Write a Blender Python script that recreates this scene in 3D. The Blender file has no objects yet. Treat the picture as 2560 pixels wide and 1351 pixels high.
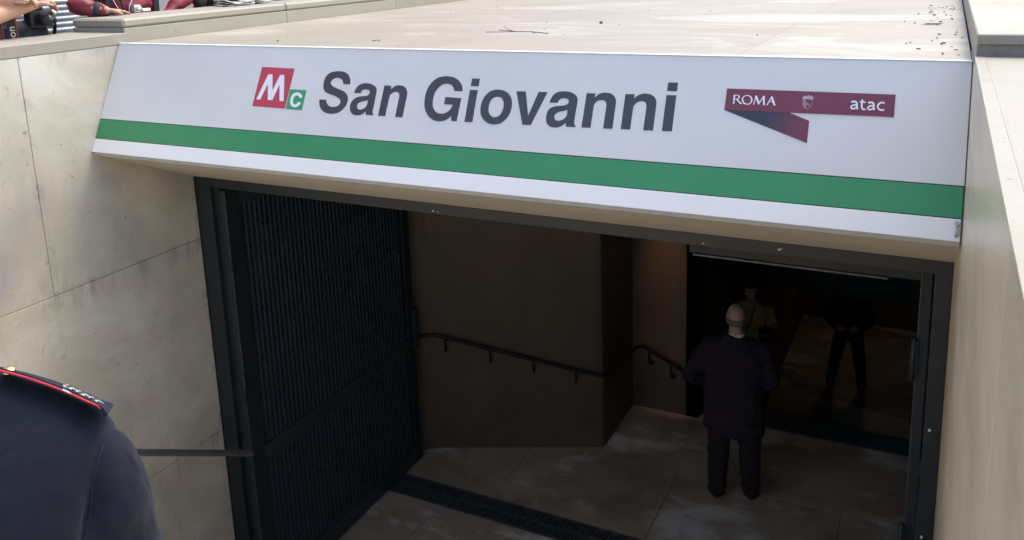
import bpy, bmesh, math, random
from mathutils import Vector, Matrix
random.seed(7)
R = math.radians
scene = bpy.context.scene
C = scene.collection

# ---------------------------------------------------------------- camera, sky, sun, exposure
cd = bpy.data.cameras.new('camera'); cam = bpy.data.objects.new('camera', cd); C.objects.link(cam)
cd.sensor_width = 36; cd.lens = 36 * 2148.5 / 2560; cd.shift_y = -0.1287
cd.clip_start = 0.05; cd.clip_end = 400
rt = Vector((0.89438, 0.44602, -0.03391)); up = Vector((-0.0635, 0.20165, 0.9774)); fw = Vector((-0.44278, 0.87201, -0.20867))
cam.matrix_world = Matrix(((rt.x, up.x, -fw.x, 0), (rt.y, up.y, -fw.y, 0), (rt.z, up.z, -fw.z, 4.5), (0, 0, 0, 1)))
scene.camera = cam

SUN_EL, SUN_AZ = 62, 32            # azimuth measured from +Y towards +X
w = bpy.data.worlds.new('World'); scene.world = w; w.use_nodes = True
nt = w.node_tree; bg = nt.nodes['Background']
sky = nt.nodes.new('ShaderNodeTexSky'); sky.sky_type = 'NISHITA'; sky.sun_disc = False
sky.sun_elevation = R(SUN_EL); sky.sun_rotation = R(SUN_AZ); sky.air_density = 1.0; sky.dust_density = 3.5; sky.ozone_density = 1.0
nt.links.new(sky.outputs[0], bg.inputs[0]); bg.inputs[1].default_value = 0.15
sd = bpy.data.lights.new('sun', 'SUN'); sd.energy = 0.45; sd.angle = R(25); sd.color = (1.0, 0.95, 0.80)
so = bpy.data.objects.new('sun', sd); C.objects.link(so)
sv = Vector((math.sin(R(SUN_AZ)) * math.cos(R(SUN_EL)), math.cos(R(SUN_AZ)) * math.cos(R(SUN_EL)), math.sin(R(SUN_EL))))
so.rotation_euler = sv.to_track_quat('Z', 'Y').to_euler(); so.location = (5, 5, 20)
scene.view_settings.view_transform = 'Standard'; scene.view_settings.look = 'None'
scene.view_settings.gamma = 1; scene.view_settings.use_curve_mapping = False
scene.view_settings.exposure = 1.45

# ---------------------------------------------------------------- helpers
def newmat(name):
    m = bpy.data.materials.new(name); m.use_nodes = True
    return m, m.node_tree, m.node_tree.nodes['Principled BSDF']
def rgb(c): return (c[0], c[1], c[2], 1)
def noise(t, vec, scale, detail=6, rough=0.6, stretch=None, dist=0):
    if stretch:
        mp = t.nodes.new('ShaderNodeMapping'); mp.inputs['Scale'].default_value = stretch
        t.links.new(vec, mp.inputs['Vector']); vec = mp.outputs[0]
    n = t.nodes.new('ShaderNodeTexNoise'); n.inputs['Scale'].default_value = scale
    n.inputs['Detail'].default_value = detail; n.inputs['Roughness'].default_value = rough; n.inputs['Distortion'].default_value = dist
    t.links.new(vec, n.inputs['Vector']); return n.outputs[0]
def ramp(t, f, stops):
    r = t.nodes.new('ShaderNodeValToRGB'); e = r.color_ramp.elements
    while len(e) < len(stops): e.new(0.5)
    for i, (p, c) in enumerate(stops):
        e[i].position = p; e[i].color = rgb(c) if hasattr(c, '__len__') else (c, c, c, 1)
    t.links.new(f, r.inputs[0]); return r.outputs[0]
def mix(t, a, b, f, mode='MIX'):
    n = t.nodes.new('ShaderNodeMix'); n.data_type = 'RGBA'; n.blend_type = mode
    for s, v in ((n.inputs[6], a), (n.inputs[7], b), (n.inputs[0], f)):
        if hasattr(v, 'is_linked') or isinstance(v, bpy.types.NodeSocket): t.links.new(v, s)
        elif hasattr(v, '__len__'): s.default_value = rgb(v)
        else: s.default_value = v
    return n.outputs[2]
def bump(t, bs, h, strength, dist):
    b = t.nodes.new('ShaderNodeBump'); b.inputs['Strength'].default_value = strength; b.inputs['Distance'].default_value = dist
    t.links.new(h, b.inputs['Height']); t.links.new(b.outputs[0], bs.inputs['Normal'])
def plain(name, col, rough=0.5, metal=0, var=0.12, scale=12, bumps=0.0, bscale=300, spec=0.5, sheen=0):
    m, t, b = newmat(name)
    tc = t.nodes.new('ShaderNodeTexCoord').outputs['Object']
    n = noise(t, tc, scale)
    lo = [c * (1 - var) for c in col]; hi = [min(1, c * (1 + var)) for c in col]
    t.links.new(ramp(t, n, [(0.3, lo), (0.7, hi)]), b.inputs['Base Color'])
    b.inputs['Roughness'].default_value = rough; b.inputs['Metallic'].default_value = metal
    b.inputs['Specular IOR Level'].default_value = spec
    if sheen: b.inputs['Sheen Weight'].default_value = sheen
    if bumps: bump(t, b, noise(t, tc, bscale, 3), bumps, 0.002)
    return m
def travertine(name, base, alt, streak, sscale, blotch=0.8, pits=0.5, rough=0.6, grey=0.25, sw=0.5, white=0.0, dirt=0.35, wsoft=False, joints=None):
    """limestone: bedding streaks, cloudy blotches, pits and a little grime"""
    m, t, b = newmat(name)
    tc = t.nodes.new('ShaderNodeTexCoord').outputs['Object']
    s = noise(t, tc, sscale, 8, 0.62, streak, 0.6)
    c = mix(t, base, alt, ramp(t, s, [(0.35, 0), (0.68, sw)]))
    bl = noise(t, tc, blotch, 7, 0.65, None, 1.2)
    c = mix(t, c, [x * 0.62 for x in alt], ramp(t, bl, [(0.48, 0), (0.75, grey)]))
    if white:
        wn = noise(t, tc, sscale * (1.3 if wsoft else 0.55), 5 if wsoft else 7, 0.6 if wsoft else 0.7, streak, 0.3 if wsoft else 1.0)
        c = mix(t, c, (0.74, 0.68, 0.58) if wsoft else (0.80, 0.77, 0.71), ramp(t, wn, [(0.53, 0), (0.62 if wsoft else 0.60, white)]))
    st = noise(t, tc, 2.2, 9, 0.72, (1, 1, 0.45), 0.4)
    c = mix(t, c, (0.16, 0.135, 0.11), ramp(t, st, [(0.60, 0), (0.74, dirt)]))
    sp = noise(t, tc, 26, 4, 0.7)
    pk = noise(t, tc, 1.7, 3)
    pf = t.nodes.new('ShaderNodeMath'); pf.operation = 'MULTIPLY'
    t.links.new(ramp(t, sp, [(0.655, 0), (0.69, 1)]), pf.inputs[0]); t.links.new(ramp(t, pk, [(0.45, 0), (0.62, pits)]), pf.inputs[1])
    c = mix(t, c, (0.10, 0.085, 0.07), pf.outputs[0])
    if joints:
        sx = t.nodes.new('ShaderNodeSeparateXYZ'); t.links.new(tc, sx.inputs[0])
        def near(sock, at, lo, hi):
            d = t.nodes.new('ShaderNodeMath'); d.operation = 'SUBTRACT'; t.links.new(sock, d.inputs[0]); d.inputs[1].default_value = at
            r = t.nodes.new('ShaderNodeMapRange'); r.inputs[1].default_value = lo; r.inputs[2].default_value = 0; t.links.new(d.outputs[0], r.inputs[0])
            r2 = t.nodes.new('ShaderNodeMapRange'); r2.inputs[1].default_value = hi; r2.inputs[2].default_value = 0; t.links.new(d.outputs[0], r2.inputs[0])
            q = t.nodes.new('ShaderNodeMath'); q.operation = 'MULTIPLY'; t.links.new(r.outputs[0], q.inputs[0]); t.links.new(r2.outputs[0], q.inputs[1]); return q.outputs[0]
        dn = ramp(t, noise(t, tc, 7, 4, 0.7, (1, 1, 0.22)), [(0.50, 0), (0.68, 0.55)])      # drips hanging from the bed joint
        dv = ramp(t, noise(t, tc, 9, 4, 0.7), [(0.50, 0), (0.66, 0.6)])
        for s_, at, lo, hi, nn in ((sx.outputs[2], 2.754, -0.20, 0.035, dn), (sx.outputs[2], 1.372, -0.20, 0.03, dn), (sx.outputs[1], 2.815, -0.035, 0.035, dv), (sx.outputs[1], 1.35, -0.03, 0.03, dv), (sx.outputs[2], 4.066, -0.12, 0.02, dn), (sx.outputs[1], 3.87, -0.06, 0.03, dv)):
            q = t.nodes.new('ShaderNodeMath'); q.operation = 'MULTIPLY'; t.links.new(near(s_, at, lo, hi), q.inputs[0]); t.links.new(nn, q.inputs[1])
            c = mix(t, c, (0.10, 0.085, 0.07), q.outputs[0])
        cl = noise(t, tc, 1.25, 5, 0.62, None, 0.8)                                            # lilac-grey and cream clouds
        c = mix(t, c, (0.36, 0.34, 0.335), ramp(t, cl, [(0.50, 0), (0.66, 0.55)]))
        c = mix(t, c, (0.74, 0.70, 0.60), ramp(t, cl, [(0.34, 0.6), (0.47, 0)]))
        sc = noise(t, tc, 6.5, 6, 0.75, None, 2.0)
        c = mix(t, c, (0.30, 0.25, 0.19), ramp(t, sc, [(0.60, 0), (0.72, 0.5)]))
    oi = t.nodes.new('ShaderNodeObjectInfo')
    hv = t.nodes.new('ShaderNodeHueSaturation'); hv.inputs['Saturation'].default_value = 1
    mr = t.nodes.new('ShaderNodeMapRange'); mr.inputs[3].default_value = 0.95; mr.inputs[4].default_value = 1.04
    t.links.new(oi.outputs['Random'], mr.inputs[0]); t.links.new(mr.outputs[0], hv.inputs['Value'])
    t.links.new(c, hv.inputs['Color']); t.links.new(hv.outputs[0], b.inputs['Base Color'])
    b.inputs['Roughness'].default_value = rough
    mm = t.nodes.new('ShaderNodeMath'); mm.operation = 'SUBTRACT'
    t.links.new(noise(t, tc, 60, 5), mm.inputs[0]); t.links.new(pf.outputs[0], mm.inputs[1])
    bump(t, b, mm.outputs[0], 0.25, 0.003)
    return m

def link(name, me, mat=None, parent=None):
    o = bpy.data.objects.new(name, me); C.objects.link(o)
    if mat is not None and me is not None: me.materials.append(mat)
    if parent is not None: o.parent = parent
    return o
def tag(o, label=None, cat=None, group=None, kind=None):
    if label: o['label'] = label
    if cat: o['category'] = cat
    if group: o['group'] = group
    if kind: o['kind'] = kind
    return o
def thing(name, label, cat, group=None, loc=(0, 0, 0), rz=0):
    o = bpy.data.objects.new(name, None); C.objects.link(o); o.location = loc; o.rotation_euler = (0, 0, rz); o.empty_display_size = 0.2
    return tag(o, label, cat, group)
def bmesh_obj(name, bm, mat, parent=None, smooth=False, bev=0, seg=2):
    if bev:
        bmesh.ops.bevel(bm, geom=list(bm.edges), offset=bev, segments=seg, affect='EDGES', profile=0.6)
    bmesh.ops.recalc_face_normals(bm, faces=bm.faces)
    me = bpy.data.meshes.new(name); bm.to_mesh(me); bm.free()
    if smooth:
        for p in me.polygons: p.use_smooth = True
    return link(name, me, mat, parent)
def bx(bm, x0, x1, y0, y1, z0, z1):
    v = [bm.verts.new(p) for p in ((x0, y0, z0), (x1, y0, z0), (x1, y1, z0), (x0, y1, z0), (x0, y0, z1), (x1, y0, z1), (x1, y1, z1), (x0, y1, z1))]
    for f in ((0, 3, 2, 1), (4, 5, 6, 7), (0, 1, 5, 4), (1, 2, 6, 5), (2, 3, 7, 6), (3, 0, 4, 7)): bm.faces.new([v[i] for i in f])
def box(name, x0, x1, y0, y1, z0, z1, mat, parent=None, bev=0, seg=2):
    bm = bmesh.new(); bx(bm, x0, x1, y0, y1, z0, z1); return bmesh_obj(name, bm, mat, parent, False, bev, seg)
def prism_x(name, prof, x0, x1, mat, parent=None, bev=0):
    """profile in (y,z) swept along x"""
    bm = bmesh.new()
    a = [bm.verts.new((x0, y, z)) for y, z in prof]; b = [bm.verts.new((x1, y, z)) for y, z in prof]
    bm.faces.new(a); bm.faces.new(b[::-1]); n = len(prof)
    for i in range(n): bm.faces.new((a[i], b[i], b[(i + 1) % n], a[(i + 1) % n]))
    return bmesh_obj(name, bm, mat, parent, False, bev)
def prism_z(name, prof, z0, z1, mat, parent=None, bev=0):
    bm = bmesh.new()
    a = [bm.verts.new((x, y, z0)) for x, y in prof]; b = [bm.verts.new((x, y, z1)) for x, y in prof]
    bm.faces.new(a); bm.faces.new(b[::-1]); n = len(prof)
    for i in range(n): bm.faces.new((a[i], b[i], b[(i + 1) % n], a[(i + 1) % n]))
    return bmesh_obj(name, bm, mat, parent, False, bev)
def catmull(P, n=6):
    P = [Vector(p) for p in P]; Q = []
    for i in range(len(P) - 1):
        p0 = P[max(i - 1, 0)]; p1 = P[i]; p2 = P[i + 1]; p3 = P[min(i + 2, len(P) - 1)]
        for k in range(n):
            t = k / n
            Q.append(0.5 * ((2 * p1) + (p2 - p0) * t + (2 * p0 - 5 * p1 + 4 * p2 - p3) * t * t + (3 * p1 - p0 - 3 * p2 + p3) * t ** 3))
    Q.append(P[-1]); return Q
def ring_loft(bm, rings):
    rr = [[bm.verts.new(p) for p in r] for r in rings]
    n = len(rr[0])
    for a, b in zip(rr, rr[1:]):
        for i in range(n): bm.faces.new((a[i], a[(i + 1) % n], b[(i + 1) % n], b[i]))
    bm.faces.new(rr[0][::-1]); bm.faces.new(rr[-1])
def tube(bm, pts, r, seg=10, flat=1.0):
    pts = [Vector(p) for p in pts]; rings = []
    ref = Vector((0, 0, 1))
    for i, p in enumerate(pts):
        d = (pts[min(i + 1, len(pts) - 1)] - pts[max(i - 1, 0)]).normalized()
        s = d.cross(ref)
        if s.length < 1e-3: s = d.cross(Vector((1, 0, 0)))
        s.normalize(); u = s.cross(d).normalized()
        rad = r[i] if isinstance(r, (list, tuple)) else r
        rings.append([p + (s * math.cos(a) + u * math.sin(a) * flat) * rad for a in [2 * math.pi * k / seg for k in range(seg)]])
    ring_loft(bm, rings)
def tube_obj(name, pts, r, mat, parent=None, seg=10, flat=1.0):
    bm = bmesh.new(); tube(bm, pts, r, seg, flat); return bmesh_obj(name, bm, mat, parent, True)
def ell(bm, c, r, rot=None, seg=16):
    mt = Matrix.Translation(c) @ (rot.to_4x4() if rot else Matrix.Identity(4)) @ Matrix.Diagonal((r[0], r[1], r[2], 1))
    bmesh.ops.create_uvsphere(bm, u_segments=seg, v_segments=max(8, seg // 2), radius=1, matrix=mt)
def cap(bm, a, ra, b, rb, flat=1.0, seg=14):
    """tapered capsule from a to b"""
    a = Vector(a); b = Vector(b)
    n = 6; pts = []; rad = []
    for k in range(n + 1):
        t = k / n; pts.append(a.lerp(b, t)); rad.append(ra + (rb - ra) * t)
    tube(bm, pts, rad, seg, flat)
    for p, r in ((a, ra), (b, rb)): ell(bm, p, (r, r, r), None, 12)
def remeshed(name, bm, mat, parent, voxel=0.01, smooth=6, fac=0.5):
    me = bpy.data.meshes.new(name + '_src'); bmesh.ops.recalc_face_normals(bm, faces=bm.faces); bm.to_mesh(me); bm.free()
    o = bpy.data.objects.new('tmp', me); C.objects.link(o)
    md = o.modifiers.new('r', 'REMESH'); md.mode = 'VOXEL'; md.voxel_size = voxel; md.use_smooth_shade = True
    if smooth:
        sm = o.modifiers.new('s', 'SMOOTH'); sm.iterations = smooth; sm.factor = fac
    dg = bpy.context.evaluated_depsgraph_get()
    out = bpy.data.meshes.new_from_object(o.evaluated_get(dg)); out.name = name
    bpy.data.objects.remove(o); bpy.data.meshes.remove(me)
    for p in out.polygons: p.use_smooth = True
    out.materials.clear()
    return link(name, out, mat, parent)
def splay(bm, amp, scale, seed=0, axis=None):
    from mathutils import noise as N
    for v in bm.verts:
        d = N.noise(v.co * scale + Vector((seed, seed, seed)))
        v.co += v.normal * amp * d
def rumple(o, amp, scale, seed=0.0, stretch=(1, 1, 1)):
    """fabric folds: push the vertices of a finished mesh along their normals"""
    from mathutils import noise as N
    me = o.data; nn = [v.normal.copy() for v in me.vertices]
    for v, n in zip(me.vertices, nn):
        q = Vector((v.co.x * stretch[0], v.co.y * stretch[1], v.co.z * stretch[2])) * scale + Vector((seed, seed * 2, 0))
        d = N.noise(q) + 0.5 * N.noise(q * 2.1); v.co += n * amp * d

# ---------------------------------------------------------------- materials
M = {}
M['wall'] = travertine('travertine_wall', (0.64, 0.59, 0.455), (0.55, 0.50, 0.38), (1, 0.7, 1.6), 1.6, 0.9, 1.0, 0.55, 0.45, 0.7, 0, 0.45, False, True)
M['wall_r'] = travertine('travertine_polished', (0.82, 0.705, 0.50), (0.58, 0.49, 0.345), (1, 0.5, 4.5), 2.4, 0.8, 0.6, 0.30, 0.5, 0.6, 0, 0.15)
M['coping'] = travertine('travertine_coping', (0.375, 0.345, 0.27), (0.32, 0.29, 0.225), (1, 0.6, 2), 2.0, 1.4, 0.9, 0.6, 0.25, 0.5, 0, 0.3)
M['deck'] = travertine('travertine_deck', (0.345, 0.305, 0.23), (0.30, 0.262, 0.195), (0.75, 1.5, 1), 1.4, 0.9, 0.3, 0.6, 0.3, 0.8, 0.16, 0.2)
M['step'] = travertine('pale_stair_stone', (0.68, 0.60, 0.48), (0.62, 0.54, 0.42), (1, 1, 1), 1.3, 0.9, 0.3, 0.6, 0.3, 0.5, 0, 0.1)
M['concrete'] = travertine('painted_soffit', (0.50, 0.465, 0.385), (0.45, 0.415, 0.34), (0.4, 2, 2), 2.0, 1.2, 0.1, 0.7, 0.2, 0.5, 0, 0.2)
M['mortar'] = plain('dark_joint_mortar', (0.24, 0.205, 0.165), 0.9, 0, 0.8, 5)
M['endcut'] = travertine('darker_sawn_end', (0.29, 0.265, 0.225), (0.23, 0.205, 0.17), (1, 1, 1), 6, 5, 1.0, 0.8, 0.6, 0.7, 0, 0.5)
M['floor'] = travertine('worn_stone_floor', (0.50, 0.415, 0.30), (0.28, 0.22, 0.15), (0.75, 1.25, 1), 1.0, 1.1, 0.6, 0.55, 0.8, 0.8, 1.0, 0.75, True)
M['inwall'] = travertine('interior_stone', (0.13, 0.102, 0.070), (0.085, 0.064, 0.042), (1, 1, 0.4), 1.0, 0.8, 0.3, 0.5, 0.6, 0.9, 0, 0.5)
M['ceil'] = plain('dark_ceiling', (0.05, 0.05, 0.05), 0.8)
M['frame'] = plain('slate_grey_frame_paint', (0.013, 0.019, 0.024), 0.42, 0, 0.1, 6, 0.15, 160)
M['leaf'] = plain('dark_blue_grey_gate_paint', (0.034, 0.044, 0.052), 0.5, 0, 0.12, 6)
M['stile'] = plain('gate_stile_paint', (0.015, 0.020, 0.025), 0.6, 0, 0.12, 6)
M['grille'] = plain('grille_paint', (0.05, 0.062, 0.075), 0.45)
M['steel'] = plain('dull_steel_rail', (0.22, 0.215, 0.20), 0.4, 0.6, 0.15, 20)
M['darkrail'] = plain('dark_bronze_rail', (0.035, 0.028, 0.022), 0.55, 0.5)
M['grate'] = plain('galvanised_grate', (0.10, 0.105, 0.10), 0.5, 0.3, 0.3, 30)
M['white'] = plain('white_sign_enamel', (0.665, 0.65, 0.62), 0.34, 0, 0.05, 1.0, 0, 300, 0.4)  # broad colour variation stands in for uneven glare, plus faint smudges
M['lip'] = plain('white_lower_panel', (0.84, 0.82, 0.78), 0.38, 0, 0.02, 2.5)
M['green'] = plain('green_sign_enamel', (0.042, 0.25, 0.10), 0.38, 0, 0.05, 3)
M['gap'] = plain('black_gap', (0.02, 0.02, 0.022), 0.7)
M['trim'] = plain('cream_trim', (0.36, 0.33, 0.27), 0.55, 0, 0.06)
M['flash'] = plain('white_flashing', (0.85, 0.85, 0.83), 0.4)
M['ink'] = plain('dark_lettering_vinyl', (0.050, 0.053, 0.060), 0.45, 0, 0.05)
M['red'] = plain('red_logo_vinyl', (0.50, 0.055, 0.085), 0.42, 0, 0.04)
M['lgreen'] = plain('green_logo_vinyl', (0.05, 0.31, 0.13), 0.42, 0, 0.04)
M['burg'] = plain('burgundy_vinyl', (0.175, 0.038, 0.060), 0.42, 0, 0.05)
M['lett'] = plain('white_vinyl', (0.80, 0.79, 0.82), 0.42, 0, 0.03)
M['pinkish'] = plain('pale_burgundy_print', (0.36, 0.19, 0.24), 0.45)
M['crown'] = plain('pale_grey_print', (0.50, 0.46, 0.46), 0.45)
M['asphalt'] = plain('street_asphalt', (0.16, 0.155, 0.145), 0.9, 0, 0.2, 30)
M['plaster'] = plain('pale_plaster', (0.34, 0.32, 0.30), 0.9, 0, 0.12, 4)
M['shutter'] = plain('galvanised_shutter', (0.30, 0.32, 0.34), 0.45, 0.55, 0.35, 5)
M['spray'] = plain('red_spray_paint', (0.50, 0.10, 0.13), 0.8, 0, 0.2, 20)
M['skin'] = plain('tanned_skin', (0.50, 0.27, 0.17), 0.5, 0, 0.12, 9, 0.15, 200)
M['skin2'] = plain('brown_skin', (0.30, 0.16, 0.10), 0.5, 0, 0.12, 9)
M['skin3'] = plain('pale_skin', (0.48, 0.30, 0.24), 0.5, 0, 0.1, 9)
M['leather'] = plain('burgundy_leather', (0.20, 0.015, 0.028), 0.5, 0, 0.3, 14, 0.4, 90)
M['black'] = plain('black_fabric', (0.016, 0.016, 0.019), 0.85, 0, 0.2, 30)
M['plastic'] = plain('black_camera_body', (0.015, 0.015, 0.016), 0.35)
M['glass'] = plain('dark_lens_glass', (0.01, 0.012, 0.02), 0.08)
M['greyfab'] = plain('dark_grey_fabric', (0.035, 0.037, 0.042), 0.8, 0, 0.25, 15)
M['navy'] = plain('navy_uniform_wool', (0.0075, 0.0092, 0.018), 0.9, 0, 0.10, 40, 0.35, 900, 0.2, 0.08)
def wool_bump(m):
    t = m.node_tree; b = t.nodes['Principled BSDF']; tc = t.nodes.new('ShaderNodeTexCoord').outputs['Object']
    big = noise(t, tc, 9, 3, 0.5, (1, 1, 0.7), 0.6); old = b.inputs['Normal'].links[0].from_node
    bb = t.nodes.new('ShaderNodeBump'); bb.inputs['Strength'].default_value = 0.55; bb.inputs['Distance'].default_value = 0.02
    t.links.new(big, bb.inputs['Height']); t.links.new(bb.outputs[0], old.inputs['Normal'])
    old.inputs['Strength'].default_value = 0.6
    # lighter and darker fibres
    fib = noise(t, tc, 700, 2, 0.6); src = b.inputs['Base Color'].links[0].from_socket
    t.links.new(mix(t, src, (0.022, 0.025, 0.040), ramp(t, fib, [(0.52, 0), (0.72, 0.6)])), b.inputs['Base Color'])
wool_bump(M['navy'])
M['overcoat'] = plain('black_overcoat_wool', (0.018, 0.013, 0.016), 0.9, 0, 0.2, 20)
M['piping'] = plain('red_piping', (0.55, 0.02, 0.035), 0.6, 0, 0.15, 200)
M['silver'] = plain('silver_badge', (0.85, 0.84, 0.78), 0.38, 1.0, 0.05)
M['gold'] = plain('gold_button', (0.80, 0.62, 0.28), 0.25, 1.0, 0.05)
M['thread'] = plain('dark_seam_thread', (0.008, 0.009, 0.018), 0.9)
M['hairb'] = plain('dark_brown_hair', (0.02, 0.014, 0.01), 0.6, 0, 0.3, 60)
M['hairg'] = plain('grey_hair', (0.17, 0.14, 0.12), 0.6, 0, 0.3, 60)
M['jeans'] = plain('dark_jeans', (0.02, 0.028, 0.05), 0.85)
M['shoe'] = plain('black_shoe_leather', (0.012, 0.012, 0.012), 0.35)
M['hivis'] = plain('yellow_hi_vis', (0.26, 0.20, 0.06), 0.7)
M['cable'] = plain('white_cable', (0.75, 0.74, 0.72), 0.45)
M['paper'] = plain('newsprint', (0.62, 0.60, 0.56), 0.8, 0, 0.08)
M['print'] = plain('black_newsprint_ink', (0.05, 0.05, 0.055), 0.8)
M['brownbag'] = plain('brown_bag_leather', (0.035, 0.022, 0.018), 0.55)
M['eye'] = plain('eye', (0.6, 0.58, 0.55), 0.2)
M['iris'] = plain('iris', (0.03, 0.02, 0.012), 0.2)
M['straptext'] = plain('strap_lettering', (0.55, 0.47, 0.38), 0.7)
M['strapred'] = plain('strap_red_edge', (0.25, 0.03, 0.04), 0.7)
M['twig'] = plain('dry_twig', (0.12, 0.085, 0.055), 0.9)
M['leaflit'] = plain('dry_leaf_bits', (0.16, 0.10, 0.06), 0.9, 0, 0.4, 60)
M['tape'] = plain('torn_silver_tape', (0.42, 0.40, 0.38), 0.6, 0, 0.3, 60)
M['chip'] = plain('bare_paint_chip', (0.7, 0.7, 0.68), 0.6)
M['orange'] = plain('amber_bulb', (1, 0.5, 0.15), 0.4)
_b = M['orange'].node_tree.nodes['Principled BSDF']; _b.inputs['Emission Color'].default_value = (1, 0.5, 0.2, 1); _b.inputs['Emission Strength'].default_value = 3
# printed gradient of the folded ribbon: black at the fold, burgundy at its end
def ribbon_mat():
    m, t, b = newmat('ribbon_gradient_print')
    sp = t.nodes.new('ShaderNodeSeparateXYZ'); t.links.new(t.nodes.new('ShaderNodeTexCoord').outputs['Object'], sp.inputs[0])
    mr = t.nodes.new('ShaderNodeMapRange'); mr.inputs[1].default_value = -0.596; mr.inputs[2].default_value = -0.451
    t.links.new(sp.outputs[0], mr.inputs[0])
    t.links.new(ramp(t, mr.outputs[0], [(0.0, (0.035, 0.040, 0.055)), (1.0, (0.175, 0.038, 0.060))]), b.inputs['Base Color'])
    b.inputs['Roughness'].default_value = 0.42; return m
M['ribbon'] = ribbon_mat()

XL, XR, YD = -4.275, 0.097, 3.87
ST = 3.15                           # street level
# ---------------------------------------------------------------- ground, stairs, floors
def plane_ring(name, outer, inner, z, mat):
    ox0, ox1, oy0, oy1 = outer; ix0, ix1, iy0, iy1 = inner
    bm = bmesh.new()
    O = [bm.verts.new(p) for p in ((ox0, oy0, z), (ox1, oy0, z), (ox1, oy1, z), (ox0, oy1, z))]
    I = [bm.verts.new(p) for p in ((ix0, iy0, z), (ix1, iy0, z), (ix1, iy1, z), (ix0, iy1, z))]
    for i in range(4): bm.faces.new((O[i], O[(i + 1) % 4], I[(i + 1) % 4], I[i]))
    return bmesh_obj(name, bm, mat)
tag(plane_ring('ground', (-150, 150, -150, 150), (-4.7, 1.05, -1.5, 15.0), ST, M['asphalt']), kind='structure')

stair = bpy.data.objects.new('stairs', None); C.objects.link(stair); tag(stair, kind='structure')
for i in range(18):                                                # down from the street to the doorway
    y = -0.25 + 0.22 * i; z = ST - 0.175 * (i + 1)
    box('step', XL + 0.004, XR - 0.004, y, min(y + 0.26, 3.86), z - 0.30, z, M['step'], stair, 0.004, 1)
box('landing', XL + 0.004, XR - 0.004, -1.5, -0.25, ST - 0.3, ST, M['step'], stair)
lower = bpy.data.objects.new('lower_stairs', None); C.objects.link(lower); tag(lower, kind='structure')
for i in range(11):
    y = 7.99 + 0.278 * i; z = -0.172 * (i + 1)
    box('step', -1.93, 0.1, y, y + 0.31, z - 0.3, z, M['floor'], lower, 0.004, 1)
box('stair_nosing', -1.93, 0.1, 7.70, 7.985, -0.02, 0.006, M['grate'], lower)
box('lower_floor', -6, 0.1, 11.0, 14.9, -2.2, -1.893, M['floor'], lower)

fl = bpy.data.objects.new('floor', None); C.objects.link(fl); tag(fl, kind='structure')
box('floor_bed', -4.4, 0.12, 3.70, 7.69, -0.3, -0.035, M['mortar'], fl)
def tiles(y0, y1, xs, clip=None):
    for a, b in zip(xs, xs[1:]):
        box('floor_tile', a + 0.002, b - 0.002, y0 + 0.002, y1 - 0.002, -0.034, random.uniform(-0.0012, 0.0012), M['floor'], fl, 0.0015, 1)
tiles(3.72, 5.405, [-4.27, -3.555, -2.2, -0.85, 0.11])
tiles(5.68, 6.62, [-4.27, -3.2, -1.85, -0.5, 0.11])
tiles(6.62, 7.69, [-3.4, -2.6, -1.25, 0.11])
# drain channel with its two rows of grating
dr = thing('drain_grate', 'long dark two-row metal drain grating set across the floor inside the gate', 'drain')
box('grate_frame', -4.07, 0.05, 5.412, 5.425, -0.05, 0.002, M['grate'], dr)
box('grate_frame', -4.07, 0.05, 5.662, 5.675, -0.05, 0.002, M['grate'], dr)
box('centre_bar', -4.07, 0.05, 5.538, 5.55, -0.05, 0.001, M['grate'], dr)
box('channel', -4.07, 0.05, 5.425, 5.662, -0.12, -0.055, M['gap'], dr)
bm = bmesh.new()
for k in range(160):
    x = -4.06 + k * 0.0256
    bx(bm, x, x + 0.012, 5.426, 5.537, -0.03, 0.0); bx(bm, x, x + 0.012, 5.551, 5.661, -0.03, 0.0)
tag(bmesh_obj('grate_bars', bm, M['grate'], dr), kind='stuff')

# ---------------------------------------------------------------- left stairwell wall
def stone(name, x0, x1, y0, y1, z0, z1, mat, parent, g=0.0015, bev=0.002, face='x'):
    """a stone with an open joint round it"""
    if face == 'x': return box(name, x0, x1, y0 + g, y1 - g, z0 + g, z1 - g, mat, parent, bev, 1)
    if face == 'z': return box(name, x0 + g, x1 - g, y0 + g, y1 - g, z0, z1, mat, parent, bev, 1)
wl = thing('stone_wall', 'pale travertine side wall of the stairwell left of the station sign, topped by a thin coping', 'wall')
box('wall_core', -4.70, XL - 0.03, -1.5, 13.5, 0, 4.066, M['mortar'], wl)
for y0, y1 in ((-1.5, -0.1), (-0.1, 1.35), (1.35, 2.815), (2.815, 3.868)):
    stone('stone_panel', XL - 0.03, XL, y0, y1, 2.754, 4.066, M['wall'], wl)
for y0, y1 in ((-1.5, -0.9), (-0.9, 0.6), (0.6, 2.1), (2.1, 3.868)):
    stone('stone_panel', XL - 0.03, XL, y0, y1, 1.372, 2.754, M['wall'], wl)
for y0, y1 in ((-1.5, 0.2), (0.2, 1.7), (1.7, 3.868)):
    stone('stone_panel', XL - 0.03, XL, y0, y1, 0.0, 1.372, M['wall'], wl)
for y0, y1 in ((-1.5, 0.4), (0.4, 3.4965)):
    stone('coping_stone', -4.74, -4.2735, y0, y1, 4.0665, 4.131, M['coping'], wl, 0.0002, 0.003)

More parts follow.
